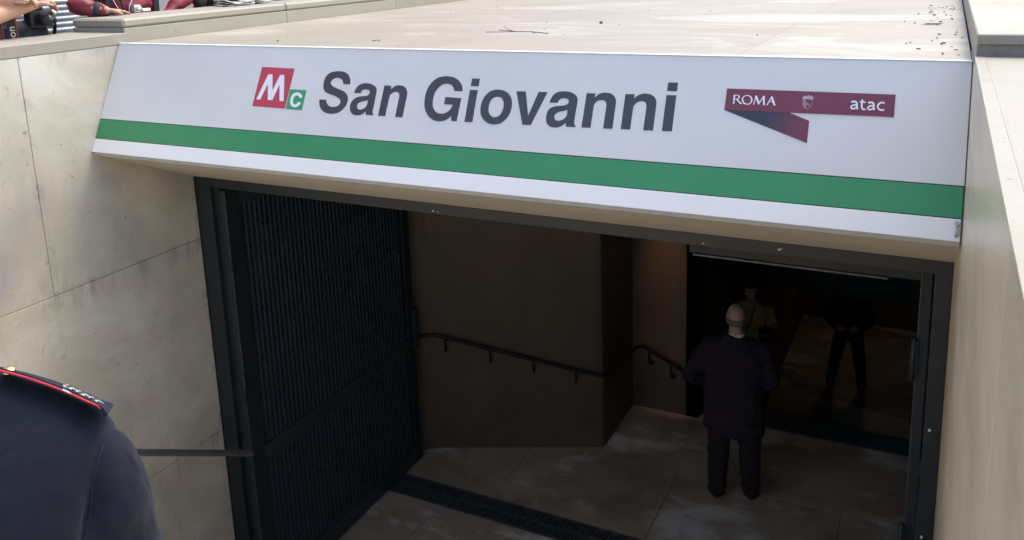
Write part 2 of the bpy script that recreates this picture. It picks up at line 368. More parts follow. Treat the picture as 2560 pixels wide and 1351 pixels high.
# raised parapet beyond it, beside the roof slab
pl = thing('parapet', 'raised cream stone parapet with rounded coping left of the roof slab, where bystanders lean', 'parapet')
ys = [3.4965, 4.90, 6.31, 7.72, 9.13, 10.54, 11.95, 13.5]
box('parapet_core', -4.70, -4.33, 3.53, 13.5, 4.068, 4.15, M['mortar'], pl)
for a, b in zip(ys, ys[1:]):
    stone('base_stone', -4.738, -4.2895, a - 0.003 if a == ys[0] else a, b, 4.068, 4.1575, M['coping'], pl, 0.001, 0.003)
    stone('coping_stone', -4.739, -4.288, a - (0.004 if a == ys[0] else 0), b, 4.158, 4.212, M['coping'], pl, 0.001, 0.012)

# ---------------------------------------------------------------- right stairwell wall
wr = thing('stone_wall', 'polished travertine side wall with a broad bright top at the right edge, reflecting the green stripe', 'wall')
box('wall_core', XR + 0.03, 1.05, -1.5, 15, 0, 4.064, M['mortar'], wr)
for y0, y1 in ((-1.5, -0.1), (-0.1, 1.3), (1.3, 2.71), (2.71, 3.868)):
    stone('stone_panel', XR, XR + 0.03, y0, y1, 2.754, 4.1085 if y0 < 2 else 4.066, M['wall_r'], wr, 0.0006, 0.001)
for y0, y1 in ((-1.5, 0.6), (0.6, 2.1), (2.1, 3.868)):
    stone('stone_panel', XR, XR + 0.03, y0, y1, 1.372, 2.754, M['wall_r'], wr, 0.0004, 0.001)
for y0, y1 in ((-1.5, 1.7), (1.7, 3.868)):
    stone('stone_panel', XR, XR + 0.03, y0, y1, 0.0, 1.372, M['wall_r'], wr, 0.0004, 0.001)
box('coping_edge', XR, XR + 0.03, 2.7106, 3.3125, 4.0665, 4.1085, M['wall_r'], wr, 0.001, 1)
for y0, y1 in ((-1.5, 0.3), (0.3, 3.3135)):
    stone('coping_stone', XR + 0.0302, 1.08, y0, y1, 4.066, 4.1083, M['coping'], wr, 0.0006, 0.001)
pr = thing('parapet', 'raised stone coping block stepping up from the wall top in the upper right corner', 'parapet')
box('parapet_core', XR + 0.03, 1.05, 3.40, 13.5, 4.066, 4.145, M['mortar'], pr)
ys = [3.312, 4.9, 6.4, 7.9, 9.4, 10.9, 12.4, 13.5]
for a, b in zip(ys, ys[1:]):
    stone('coping_stone', XR + 0.002, 1.09, a, b, 4.1475, 4.185, M['coping'], pr, 0.001, 0.004)
    stone('base_stone', XR + 0.003, 1.07, a + (0.018 if a == ys[0] else 0), b, 4.064, 4.1470, M['coping'], pr, 0.001, 0.002)

def darker_end(o):                     # the sawn ends facing the stairwell get a darker grey-brown material
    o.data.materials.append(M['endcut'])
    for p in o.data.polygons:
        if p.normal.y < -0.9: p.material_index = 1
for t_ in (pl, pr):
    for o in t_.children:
        if 'stone' in o.name and min(v.co.y for v in o.data.vertices) < 3.6: darker_end(o)

for o in wr.children:                  # upward panel faces take the darker coping colour to offset overexposed top light
    if 'panel' in o.name or 'edge' in o.name:
        o.data.materials.append(M['coping'])
        for p in o.data.polygons:
            if p.normal.z > 0.9: p.material_index = 1
# ---------------------------------------------------------------- roof slab / canopy
rf = thing('roof_slab', 'broad cream stone roof slab above the station sign with thin joints and pale water marks', 'roof')
prism_x('canopy_core', [(3.46, 4.035), (3.198, 3.50), (3.177, 3.4675), (3.868, 3.1745), (3.868, 3.175), (3.99, 3.175), (3.99, 3.32), (11.1, 3.32), (11.1, 4.035)], -4.30, XR + 0.002, M['concrete'], rf)
xs0 = [-4.286, -3.66, -2.2, -0.74, 0.095]
rows = [(3.452, 5.775), (5.775, 8.1), (8.1, 10.4), (10.4, 13.5)]
for j, (a, b) in enumerate(rows):
    xs = xs0 if j % 2 == 0 else [-4.286, -2.9, -0.74, 0.095]
    for x0, x1 in zip(xs, xs[1:]): stone('roof_stone', x0, x1, a, b, 4.037, 4.0725, M['deck'], rf, 0.0012, 0.002, 'z')

# ---------------------------------------------------------------- doorway: frame
fr = thing('door_frame', 'dark slate-grey metal frame around the wide opening under the sign', 'door frame')
box('header', XL, XR, YD, YD + 0.10, 3.112, 3.172, M['frame'], fr, 0.003)
box('jamb', XL + 0.001, -4.147, YD + 0.002, YD + 0.10, 0.0, 3.112, M['frame'], fr, 0.003)
box('jamb', 0.028, XR - 0.001, YD + 0.002, YD + 0.10, 0.0, 3.112, M['frame'], fr, 0.003)
box('door_stop', -4.147, -4.10, YD + 0.03, YD + 0.09, 0.0, 3.11, M['frame'], fr, 0.002)
for x, z, s in ((-2.47, 3.13, 0.006), (-2.44, 3.128, 0.004), (-0.965, 3.127, 0.005), (-0.615, 3.14, 0.007), (-0.606, 3.146, 0.004)):
    bm = bmesh.new(); ell(bm, (x, YD - 0.001, z), (s, 0.002, s * 0.7), None, 8)
    bmesh_obj('paint_chip', bm, M['chip'], fr)
for z, y in ((2.385, YD), (1.85, YD)):
    bm = bmesh.new(); ell(bm, (0.05, y + 0.0, z), (0.006, 0.002, 0.008), None, 8); bmesh_obj('paint_chip', bm, M['chip'], fr)

# hanging housing with its bright metal strip behind the header
hb = thing('shutter_housing', 'black box hung behind the frame header with a thin bright metal strip', 'housing')
box('housing_box', -1.14, 0.02, 4.28, 4.60, 2.925, 3.318, M['ceil'], hb)
prism_x('metal_strip', [(4.270, 2.912), (4.279, 2.912), (4.279, 2.922), (4.270, 2.922)], -1.12, -0.17, M['grate'], hb)

def gate_leaf(name, label, xc, y0, y1, side):
    """open leaf lying along y at x=xc; side=+1 when its near face looks towards +x"""
    t = thing(name, label, 'gate', 'open gate leaves')
    h = 0.022
    box('gate_stile', xc - h, xc + h, y0, y0 + 0.13, 0.02, 3.09, M['stile'], t, 0.003)
    box('gate_stile', xc - h, xc + h, y1 - 0.10, y1, 0.02, 3.09, M['stile'], t, 0.003)
    for z0, z1 in ((0.02, 0.16), (1.10, 1.22), (2.97, 3.09)):
        box('gate_rail', xc - h + 0.001, xc + h - 0.001, y0 + 0.13, y1 - 0.10, z0, z1, M['leaf'], t, 0.002)
    box('backing_sheet', xc - 0.004 - side * 0.012, xc + 0.004 - side * 0.012, y0 + 0.131, y1 - 0.101, 0.161, 2.969, M['leaf'], t)
    bm = bmesh.new(); ya, yb = y0 + 0.132, y1 - 0.102
    for za, zb in ((0.162, 1.098), (1.222, 2.968)):
        n = int((yb - ya) / 0.045)
        for k in range(1, n): bx(bm, xc - 0.001 if side > 0 else xc - 0.016, xc + 0.016 if side > 0 else xc + 0.001, ya + k * 0.045 - 0.003, ya + k * 0.045 + 0.003, za, zb)
        n = int((zb - za) / 0.032)
        for k in range(1, n): bx(bm, xc - 0.002, xc + 0.002, ya, yb, za + k * 0.032 - 0.0025, za + k * 0.032 + 0.0025)
        for k in range(1, n): bx(bm, xc + side * 0.004, xc + side * 0.013, ya, yb, za + k * 0.032 - 0.002, za + k * 0.032 + 0.002)
    tag(bmesh_obj('grille_mesh', bm, M['grille'], t), kind='stuff')
    for z in (2.66, 1.72, 0.45):
        hp = tube_obj('hinge', [(xc + side * 0.036, y0 - 0.012, z - 0.10), (xc + side * 0.036, y0 - 0.012, z + 0.10)], 0.013, M['stile'], t)
        box('hinge_plate', xc + side * 0.022 - 0.003, xc + side * 0.022 + 0.003, y0 - 0.02, y0 + 0.03, z - 0.07, z + 0.09, M['stile'], hp)
    box('edge_strip', xc + side * 0.0235 - 0.0015, xc + side * 0.0235 + 0.0015, y0 + 0.001, y0 + 0.006, 0.1, 3.08, M['grate'], t)
    box('lock_box', xc - 0.035, xc + 0.035, y1 - 0.03, y1 + 0.045, 1.10, 1.46, M['leaf'], t, 0.004)
    return t
gate_leaf('gate_leaf', 'large dark mesh gate leaf standing open at the left of the doorway', -4.068, 3.885, 5.935, 1)
gate_leaf('gate_leaf', 'dark gate leaf folded open along the right wall, seen almost edge-on', -0.000, 3.99, 5.93, -1)

# ---------------------------------------------------------------- interior
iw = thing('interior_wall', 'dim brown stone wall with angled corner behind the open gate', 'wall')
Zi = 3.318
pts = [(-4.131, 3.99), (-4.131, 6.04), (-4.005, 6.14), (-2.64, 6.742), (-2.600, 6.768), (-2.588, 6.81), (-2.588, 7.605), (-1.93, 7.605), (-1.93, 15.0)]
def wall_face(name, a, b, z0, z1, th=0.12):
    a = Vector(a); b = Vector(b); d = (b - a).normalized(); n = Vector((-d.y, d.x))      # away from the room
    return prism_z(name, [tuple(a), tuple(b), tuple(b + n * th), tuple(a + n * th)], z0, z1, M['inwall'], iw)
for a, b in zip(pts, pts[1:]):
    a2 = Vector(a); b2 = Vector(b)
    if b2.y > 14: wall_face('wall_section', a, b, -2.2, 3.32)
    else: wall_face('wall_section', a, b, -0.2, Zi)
box('corner_trim', -4.145, -4.131 + 0.012, 6.02, 6.045, 0, 3.3, M['trim'], iw)
fw_ = thing('interior_wall', 'far greyish wall and low bulkhead at the bottom of the inner stairs', 'wall')
box('wall_section', -6.0, 0.1, 14.9, 15.05, -2.2, 3.0, M['inwall'], fw_)
box('bulkhead', -1.93, 0.1, 11.1, 11.25, 0.10, 3.32, M['ceil'], fw_)
box('low_ceiling', -6.0, 0.1, 11.25, 15.0, 0.45, 0.55, M['ceil'], fw_)
box('side_section', -6.0, -5.9, 11.0, 15.0, -2.2, 0.5, M['inwall'], fw_)
rw = thing('interior_wall', 'dark stone wall on the right side behind the folded gate leaf', 'wall')
box('wall_section', 0.098, 0.125, 3.975, 15.0, -2.2, 3.32, M['inwall'], rw)
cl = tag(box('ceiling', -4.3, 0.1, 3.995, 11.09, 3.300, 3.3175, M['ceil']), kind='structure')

def rail_run(t, pts, r, mat, off):
    tube_obj('rail', pts, r, mat, t, 10)
ih = thing('handrail', 'dark handrail on brackets following the dim inner walls behind the gate', 'handrail')
P0 = [(-4.06, 5.2, 1.10), (-4.06, 6.02, 1.165), (-3.96, 6.10, 1.166), (-2.60, 6.69, 0.755), (-2.535, 6.74, 0.745), (-2.52, 6.80, 0.741), (-2.52, 7.46, 0.70), (-2.46, 7.535, 0.695), (-1.95, 7.535, 0.46)]
tube_obj('rail', P0, 0.018, M['darkrail'], ih, 12)
for k, (p, n) in enumerate((((-3.87, 6.14, 1.13), (-0.404, 0.915)), ((-3.50, 6.30, 1.02), (-0.404, 0.915)), ((-3.14, 6.46, 0.915), (-0.404, 0.915)), ((-2.79, 6.61, 0.81), (-0.404, 0.915)), ((-2.40, 7.535, 0.665), (0, 1)), ((-2.18, 7.535, 0.56), (0, 1)))):
    q = Vector(p); n3 = Vector((n[0], n[1], 0))
    w_ = q + n3 * 0.075 + Vector((0, 0, -0.16))
    b = tube_obj('bracket', [q, q + Vector((0, 0, -0.06)), q + n3 * 0.03 + Vector((0, 0, -0.13)), w_], 0.011, M['darkrail'], ih, 8)
    tube_obj('wall_plate', [w_ - n3 * 0.012, w_ + n3 * 0.004], 0.036, M['darkrail'], b, 14)
oh = thing('handrail', 'short stretch of flat grey metal handrail ending square in front of the left door frame', 'handrail')
bm = bmesh.new()
hr = [(-3.985, 1.2, 2.36), (-3.985, 2.95, 1.80), (-3.985, 3.82, 1.29)]
a0 = Vector((-3.985, 0.2, 2.47)); a1 = Vector((-3.985, 2.956, 1.795)); a2 = Vector((-3.985, 3.822, 1.290))
dd = (a2 - a1); a0 = a1 - dd * 2.6
tube(bm, [a0, a1, a2], 0.021, 12); bmesh_obj('rail', bm, M['steel'], oh, False)
for s in (0.25, 0.7):
    q = a0.lerp(a1, s); b = tube_obj('bracket', [q, q + Vector((-0.02, 0, -0.06)), Vector((XL, q.y, q.z - 0.08))], 0.010, M['steel'], oh, 8)
    tube_obj('wall_plate', [Vector((XL, q.y, q.z - 0.08)), Vector((XL + 0.008, q.y, q.z - 0.08))], 0.04, M['steel'], b, 14)
# amber lamp that warms the inner corner
lm = thing('ceiling_lamp', 'small amber lamp on the ceiling in front of the inner corner, warming the wall', 'lamp', None, (0, 0, 0))
bm = bmesh.new(); tube(bm, [(-2.25, 7.10, 3.299), (-2.25, 7.10, 3.22)], 0.07, 16); bmesh_obj('lamp_can', bm, M['ceil'], lm, False)
bm = bmesh.new(); ell(bm, (-2.25, 7.10, 3.21), (0.045, 0.045, 0.03), None, 12); bmesh_obj('bulb', bm, M['orange'], lm, True)
ld = bpy.data.lights.new('amber_spot', 'SPOT'); ld.energy = 22.0; ld.color = (1, 0.45, 0.18); ld.spot_size = R(22); ld.spot_blend = 1; ld.shadow_soft_size = 0.05
lo = bpy.data.objects.new('amber_spot', ld); C.objects.link(lo); lo.location = (-2.25, 7.10, 3.15); lo.rotation_euler = Vector((0, -0.50, 1.62)).to_track_quat('Z', 'Y').to_euler(); lo.parent = lm

l2 = thing('ceiling_lamp', 'weak added lamp under the low ceiling of the lower hall', 'lamp')  # lamp and fitting added to lift the dark lower hall; none is visible
bm = bmesh.new(); tube(bm, [(-0.9, 13.6, 0.449), (-0.9, 13.6, 0.40)], 0.09, 16); bmesh_obj('lamp_can', bm, M['ceil'], l2, False)
ld2 = bpy.data.lights.new('hall_fill_light', 'POINT'); ld2.energy = 0.45; ld2.color = (1, 0.90, 0.76); ld2.shadow_soft_size = 0.12
lo2 = bpy.data.objects.new('hall_fill_light', ld2); C.objects.link(lo2); lo2.location = (-0.9, 13.6, 0.22); lo2.parent = l2
bm = bmesh.new(); ell(bm, (-0.9, 13.6, 0.39), (0.06, 0.06, 0.02), None, 12); bmesh_obj('bulb', bm, M['orange'], l2, True)

# ---------------------------------------------------------------- the station sign
sg = thing('station_sign', 'long white sloping metro sign reading San Giovanni with a green stripe, above the opening', 'sign')
TY, TZ = 3.434, 4.0725; DY, DZ = -0.42495, -0.90522; NY, NZ = -0.90522, 0.42495; LEN = 0.6413
def sp(a, s, h=0.0): return Vector((a, TY + DY * s + NY * h, TZ + DZ * s + NZ * h))
def panel(name, x0, x1, s0, s1, h0, h1, mat, parent, bev=0.0015):
    bm = bmesh.new()
    v = [bm.verts.new(p) for p in (sp(x0, s0, h0), sp(x1, s0, h0), sp(x1, s1, h0), sp(x0, s1, h0), sp(x0, s0, h1), sp(x1, s0, h1), sp(x1, s1, h1), sp(x0, s1, h1))]
    for f in ((0, 3, 2, 1), (4, 5, 6, 7), (0, 1, 5, 4), (1, 2, 6, 5), (2, 3, 7, 6), (3, 0, 4, 7)): bm.faces.new([v[i] for i in f])
    return bmesh_obj(name, bm, mat, parent, False, bev, 2)
XS0, XS1 = -4.272, 0.0935
panel('back_box', XS0 + 0.002, XS1 - 0.003, 0.004, LEN - 0.006, -0.05, -0.006, M['gap'], sg, 0)
panel('white_panel', XS0, XS1, 0.0, 0.4465, -0.006, 0.0, M['white'], sg, 0.002)
panel('green_stripe', XS0, XS1 - 0.002, 0.4495, 0.5605, -0.006, -0.001, M['green'], sg, 0.002)
panel('lower_panel', XS0, 0.0905, 0.5635, LEN, -0.006, 0.0, M['lip'], sg, 0.002)
prism_x('top_flashing', [(3.4335, 4.0735), (3.4335, 4.0775), (3.452, 4.0785), (3.452, 4.0735)], XS0, XS1, M['flash'], sg)
prism_x('underside_trim', [(3.1635, 3.4905), (3.1635, 3.4735), (3.177, 3.467), (3.20, 3.470), (3.20, 3.495)], -4.245, 0.0895, M['trim'], sg)
GL={
'S':[[(-2.5798,0.1815,1),(-2.6204,0.1812,1),(-2.6249,0.1682,0),(-2.6386,0.1562,0),(-2.6645,0.1502,0),(-2.6871,0.1579,0),(-2.6984,0.1732,0),(-2.6943,0.1844,0),(-2.6777,0.1964,0),(-2.6424,0.2075,0),(-2.6074,0.2185,0),(-2.5864,0.2334,0),(-2.5764,0.2498,0),(-2.5745,0.2722,0),(-2.5834,0.2961,0),(-2.6048,0.3184,0),(-2.6289,0.3298,0),(-2.6576,0.334,0),(-2.691,0.3308,0),(-2.7205,0.3165,0),(-2.7386,0.2935,0),(-2.744,0.2778,0),(-2.7458,0.2649,1),(-2.704,0.2651,1),(-2.698,0.2802,0),(-2.6793,0.2952,0),(-2.6526,0.2991,0),(-2.6272,0.2926,0),(-2.616,0.2775,0),(-2.6177,0.2652,0),(-2.6313,0.2534,0),(-2.6611,0.2423,0),(-2.6899,0.2356,0),(-2.7168,0.2264,0),(-2.733,0.2111,0),(-2.7395,0.193,0),(-2.741,0.1678,0),(-2.7322,0.1422,0),(-2.7116,0.1254,0),(-2.6832,0.1181,0),(-2.6536,0.1167,0),(-2.6256,0.1205,0),(-2.601,0.1333,0),(-2.586,0.1533,0),(-2.5818,0.1667,0)]],
'a1':[[(-2.507,0.2231,1),(-2.5455,0.2229,1),(-2.5419,0.208,0),(-2.5296,0.1873,0),(-2.5087,0.1753,0),(-2.4858,0.1718,0),(-2.4592,0.1739,0),(-2.4336,0.1836,0),(-2.4199,0.1964,0),(-2.4161,0.2096,0),(-2.416,0.2273,0),(-2.4162,0.2714,0),(-2.4172,0.3066,0),(-2.4162,0.3142,0),(-2.4094,0.3237,1),(-2.4099,0.3286,1),(-2.4528,0.3282,1),(-2.4556,0.3103,1),(-2.4689,0.3236,0),(-2.4854,0.3311,0),(-2.5057,0.3339,0),(-2.5276,0.33,0),(-2.5438,0.3175,0),(-2.5519,0.3001,0),(-2.5532,0.2779,0),(-2.5443,0.2596,0),(-2.5265,0.2454,0),(-2.5068,0.2396,0),(-2.4814,0.2363,0),(-2.464,0.2326,0),(-2.4554,0.2245,0),(-2.4544,0.2156,0),(-2.4592,0.208,0),(-2.4707,0.2036,0),(-2.4865,0.2029,0),(-2.5009,0.2086,0)],[(-2.4556,0.2551,1),(-2.4706,0.2602,0),(-2.493,0.265,0),(-2.507,0.2724,0),(-2.5133,0.2849,0),(-2.5089,0.298,0),(-2.4983,0.3041,0),(-2.484,0.3034,0),(-2.4675,0.2959,0),(-2.4577,0.2822,0),(-2.4556,0.2688,0)]],
'n1':[[(-2.3806,0.3287,1),(-2.3776,0.1786,1),(-2.338,0.1791,1),(-2.3369,0.1969,1),(-2.3213,0.1827,0),(-2.3051,0.1761,0),(-2.2903,0.1749,0),(-2.2695,0.178,0),(-2.252,0.1898,0),(-2.2426,0.2068,0),(-2.2402,0.2241,0),(-2.2427,0.3295,1),(-2.2833,0.3291,1),(-2.2818,0.2367,0),(-2.2826,0.2237,0),(-2.2897,0.212,0),(-2.3032,0.2076,0),(-2.3178,0.2099,0),(-2.3297,0.2192,0),(-2.3368,0.2326,0),(-2.34,0.3287,1)]],
'G':[[(-1.947,0.1908,1),(-1.989,0.191,1),(-1.9967,0.1755,0),(-2.0098,0.1633,0),(-2.0249,0.1585,0),(-2.0416,0.1581,0),(-2.0595,0.1641,0),(-2.0778,0.1797,0),(-2.0899,0.2026,0),(-2.0942,0.2284,0),(-2.093,0.2518,0),(-2.0863,0.2727,0),(-2.072,0.29,0),(-2.0534,0.2996,0),(-2.0342,0.3007,0),(-2.0162,0.2966,0),(-1.9996,0.2852,0),(-1.9895,0.2711,0),(-1.9848,0.2562,1),(-2.0311,0.2552,1),(-2.0306,0.221,1),(-1.946,0.2231,1),(-1.9495,0.332,1),(-1.9779,0.3317,1),(-1.9828,0.3074,1),(-1.9949,0.3206,0),(-2.0137,0.3321,0),(-2.0364,0.3365,0),(-2.0652,0.335,0),(-2.0942,0.3218,0),(-2.1182,0.2987,0),(-2.1332,0.2708,0),(-2.1387,0.2411,0),(-2.1385,0.2068,0),(-2.1295,0.1742,0),(-2.1108,0.1477,0),(-2.0878,0.1308,0),(-2.0605,0.1234,0),(-2.0322,0.1221,0),(-2.0028,0.1269,0),(-1.9768,0.1398,0),(-1.9578,0.1592,0),(-1.9488,0.1778,0)]],
'i1':[[(-1.9085,0.1285,1),(-1.8683,0.128,1),(-1.868,0.1638,1),(-1.9078,0.1643,1)],[(-1.909,0.1821,1),(-1.8685,0.1817,1),(-1.8688,0.3313,1),(-1.9091,0.332,1)]],
'o':[[(-1.7687,0.1752,0),(-1.7415,0.1779,0),(-1.7151,0.1891,0),(-1.6962,0.2087,0),(-1.6872,0.2327,0),(-1.6858,0.2611,0),(-1.6928,0.2898,0),(-1.7102,0.315,0),(-1.7316,0.3304,0),(-1.7572,0.3353,0),(-1.7845,0.3324,0),(-1.8117,0.3187,0),(-1.8303,0.2971,0),(-1.8383,0.2729,0),(-1.8385,0.2419,0),(-1.8293,0.2125,0),(-1.8109,0.19,0),(-1.7904,0.1788,0)],[(-1.7627,0.2081,0),(-1.7466,0.2109,0),(-1.7334,0.2226,0),(-1.7272,0.2387,0),(-1.7261,0.2631,0),(-1.733,0.2858,0),(-1.7462,0.2987,0),(-1.761,0.3026,0),(-1.7774,0.2984,0),(-1.7907,0.2868,0),(-1.7977,0.2708,0),(-1.7993,0.2462,0),(-1.7931,0.2254,0),(-1.7798,0.2124,0)]],
'v':[[(-1.6745,0.1792,1),(-1.6294,0.1784,1),(-1.5989,0.2868,1),(-1.5668,0.1777,1),(-1.5245,0.1771,1),(-1.5795,0.3275,1),(-1.6195,0.3285,1)]],
'a2':[[(-1.4704,0.2225,1),(-1.5075,0.2227,1),(-1.5048,0.2102,0),(-1.4955,0.1899,0),(-1.479,0.1762,0),(-1.4508,0.1701,0),(-1.4216,0.1719,0),(-1.3976,0.1807,0),(-1.3845,0.193,0),(-1.3799,0.2065,0),(-1.3794,0.232,0),(-1.3808,0.275,0),(-1.3796,0.3061,0),(-1.3768,0.3137,0),(-1.3713,0.3202,1),(-1.3716,0.3247,1),(-1.4142,0.3253,1),(-1.4183,0.3064,1),(-1.429,0.3187,0),(-1.4459,0.3285,0),(-1.464,0.3316,0),(-1.4873,0.329,0),(-1.5052,0.3153,0),(-1.5122,0.296,0),(-1.5124,0.2722,0),(-1.5042,0.2519,0),(-1.4871,0.2412,0),(-1.4671,0.2366,0),(-1.4427,0.2335,0),(-1.4252,0.2273,0),(-1.4187,0.2162,0),(-1.4223,0.2065,0),(-1.4313,0.2019,0),(-1.4459,0.201,0),(-1.4616,0.2063,0)],[(-1.4193,0.2512,1),(-1.4368,0.2574,0),(-1.4567,0.2624,0),(-1.4699,0.27,0),(-1.4752,0.2821,0),(-1.4724,0.2928,0),(-1.464,0.3002,0),(-1.4504,0.301,0),(-1.4348,0.2956,0),(-1.4231,0.2851,0),(-1.4182,0.2712,0)]],
'n2':[[(-1.3438,0.3244,1),(-1.343,0.1741,1),(-1.3038,0.1738,1),(-1.3035,0.1918,1),(-1.2906,0.1781,0),(-1.2739,0.1702,0),(-1.2564,0.168,0),(-1.2362,0.171,0),(-1.2189,0.1818,0),(-1.2093,0.1968,0),(-1.207,0.2102,0),(-1.2068,0.2255,0),(-1.2068,0.3219,1),(-1.2469,0.3226,1),(-1.247,0.2275,0),(-1.2483,0.216,0),(-1.2548,0.2057,0),(-1.2653,0.2013,0),(-1.2791,0.2019,0),(-1.2921,0.2083,0),(-1.3012,0.2204,0),(-1.3031,0.2341,0),(-1.3036,0.3229,1)]],
'n3':[[(-1.1701,0.3212,1),(-1.1709,0.1707,1),(-1.1309,0.17,1),(-1.1309,0.1881,1),(-1.1174,0.1746,0),(-1.0994,0.1667,0),(-1.0826,0.1651,0),(-1.0614,0.1684,0),(-1.0438,0.1799,0),(-1.0351,0.1964,0),(-1.0337,0.2095,0),(-1.0332,0.2245,0),(-1.0332,0.3188,1),(-1.074,0.3198,1),(-1.0737,0.2265,0),(-1.0754,0.2115,0),(-1.0824,0.2015,0),(-1.0933,0.1982,0),(-1.1045,0.1991,0),(-1.1179,0.206,0),(-1.1267,0.2178,0),(-1.1297,0.2312,0),(-1.13,0.3204,1)]],
'i2':[[(-0.9961,0.1142,1),(-0.9552,0.1134,1),(-0.955,0.1494,1),(-0.9961,0.15,1)],[(-0.9964,0.1676,1),(-0.9554,0.1668,1),(-0.9551,0.3175,1),(-0.996,0.3183,1)]],
'logo_red':[[(-3.1594,0.1083,1),(-2.9434,0.1115,1),(-2.951,0.3227,1),(-3.168,0.3196,1)]],
'logo_green':[[(-2.9435,0.2201,1),(-2.8388,0.2218,1),(-2.8421,0.3253,1),(-2.9458,0.3239,1)]],
'M':[[(-3.1057,0.1471,1),(-3.0791,0.1471,1),(-3.0565,0.2334,1),(-3.0261,0.1479,1),(-3.0009,0.1482,1),(-2.9678,0.2848,1),(-2.9949,0.2845,1),(-3.0176,0.1971,1),(-3.043,0.283,1),(-3.0728,0.2826,1),(-3.0951,0.1962,1),(-3.1231,0.2831,1),(-3.1497,0.2828,1)]],
'C':[[(-2.8572,0.262,1),(-2.8727,0.2621,1),(-2.8795,0.2544,0),(-2.8898,0.2505,0),(-2.9018,0.2553,0),(-2.909,0.2687,0),(-2.9083,0.2838,0),(-2.9023,0.2943,0),(-2.8907,0.2981,0),(-2.881,0.2944,0),(-2.875,0.2848,1),(-2.8583,0.2851,1),(-2.8616,0.2978,0),(-2.8722,0.308,0),(-2.8896,0.3125,0),(-2.9095,0.3076,0),(-2.9226,0.2931,0),(-2.9271,0.276,0),(-2.9256,0.2564,0),(-2.9134,0.2417,0),(-2.8911,0.2354,0),(-2.8713,0.24,0),(-2.8597,0.2513,0)]],
'band':[[(-0.755,0.1305,1),(-0.1459,0.1297,1),(-0.1458,0.2152,1),(-0.1921,0.2141,1),(-0.7563,0.2181,1)]],
'tail':[[(-0.7563,0.2181,1),(-0.512,0.2155,1),(-0.4353,0.2442,1),(-0.4359,0.3305,1)]],
'R':[[(-0.7267,0.1556,1),(-0.7125,0.1554,0),(-0.7045,0.1582,0),(-0.7019,0.163,0),(-0.7034,0.1688,0),(-0.7088,0.1735,1),(-0.6984,0.1837,0),(-0.6892,0.1908,1),(-0.6941,0.1919,0),(-0.6994,0.19,0),(-0.7079,0.1815,0),(-0.7146,0.1751,1),(-0.7204,0.1745,1),(-0.7198,0.1914,1),(-0.7267,0.192,1),(-0.7251,0.1876,1)],[(-0.7203,0.1578,1),(-0.7202,0.1721,1),(-0.7133,0.1715,0),(-0.7085,0.1686,0),(-0.7073,0.1637,0),(-0.7103,0.1593,0),(-0.7156,0.1576,0)]],
'O':[[(-0.6747,0.1545,0),(-0.6643,0.1565,0),(-0.6565,0.1623,0),(-0.6524,0.1719,0),(-0.654,0.1825,0),(-0.6607,0.1899,0),(-0.6706,0.1929,0),(-0.6816,0.1909,0),(-0.6899,0.1842,0),(-0.6933,0.1746,0),(-0.6916,0.1648,0),(-0.6851,0.1578,0)],[(-0.6742,0.1578,0),(-0.6665,0.1592,0),(-0.66,0.1651,0),(-0.6575,0.173,0),(-0.6582,0.1818,0),(-0.6642,0.1883,0),(-0.6716,0.1895,0),(-0.6795,0.1864,0),(-0.6862,0.1796,0),(-0.6884,0.1708,0),(-0.6862,0.1636,0),(-0.6808,0.159,0)]],
'M2':[[(-0.6443,0.156,1),(-0.6369,0.1548,1),(-0.6254,0.1812,1),(-0.6128,0.1551,1),(-0.6066,0.1548,1),(-0.6076,0.1575,1),(-0.6031,0.1915,1),(-0.6101,0.1919,1),(-0.613,0.1648,1),(-0.6268,0.1918,1),(-0.6285,0.191,1),(-0.6404,0.1651,1),(-0.6438,0.1917,1),(-0.6476,0.1919,1),(-0.6422,0.1582,1)]],
'A':[[(-0.5816,0.1546,1),(-0.5787,0.1549,1),(-0.5628,0.1913,1),(-0.5705,0.1917,1),(-0.5763,0.1782,1),(-0.5884,0.1779,1),(-0.5933,0.1912,1),(-0.5974,0.1913,1)],[(-0.5872,0.1755,1),(-0.5774,0.1759,1),(-0.5819,0.1638,1)]],
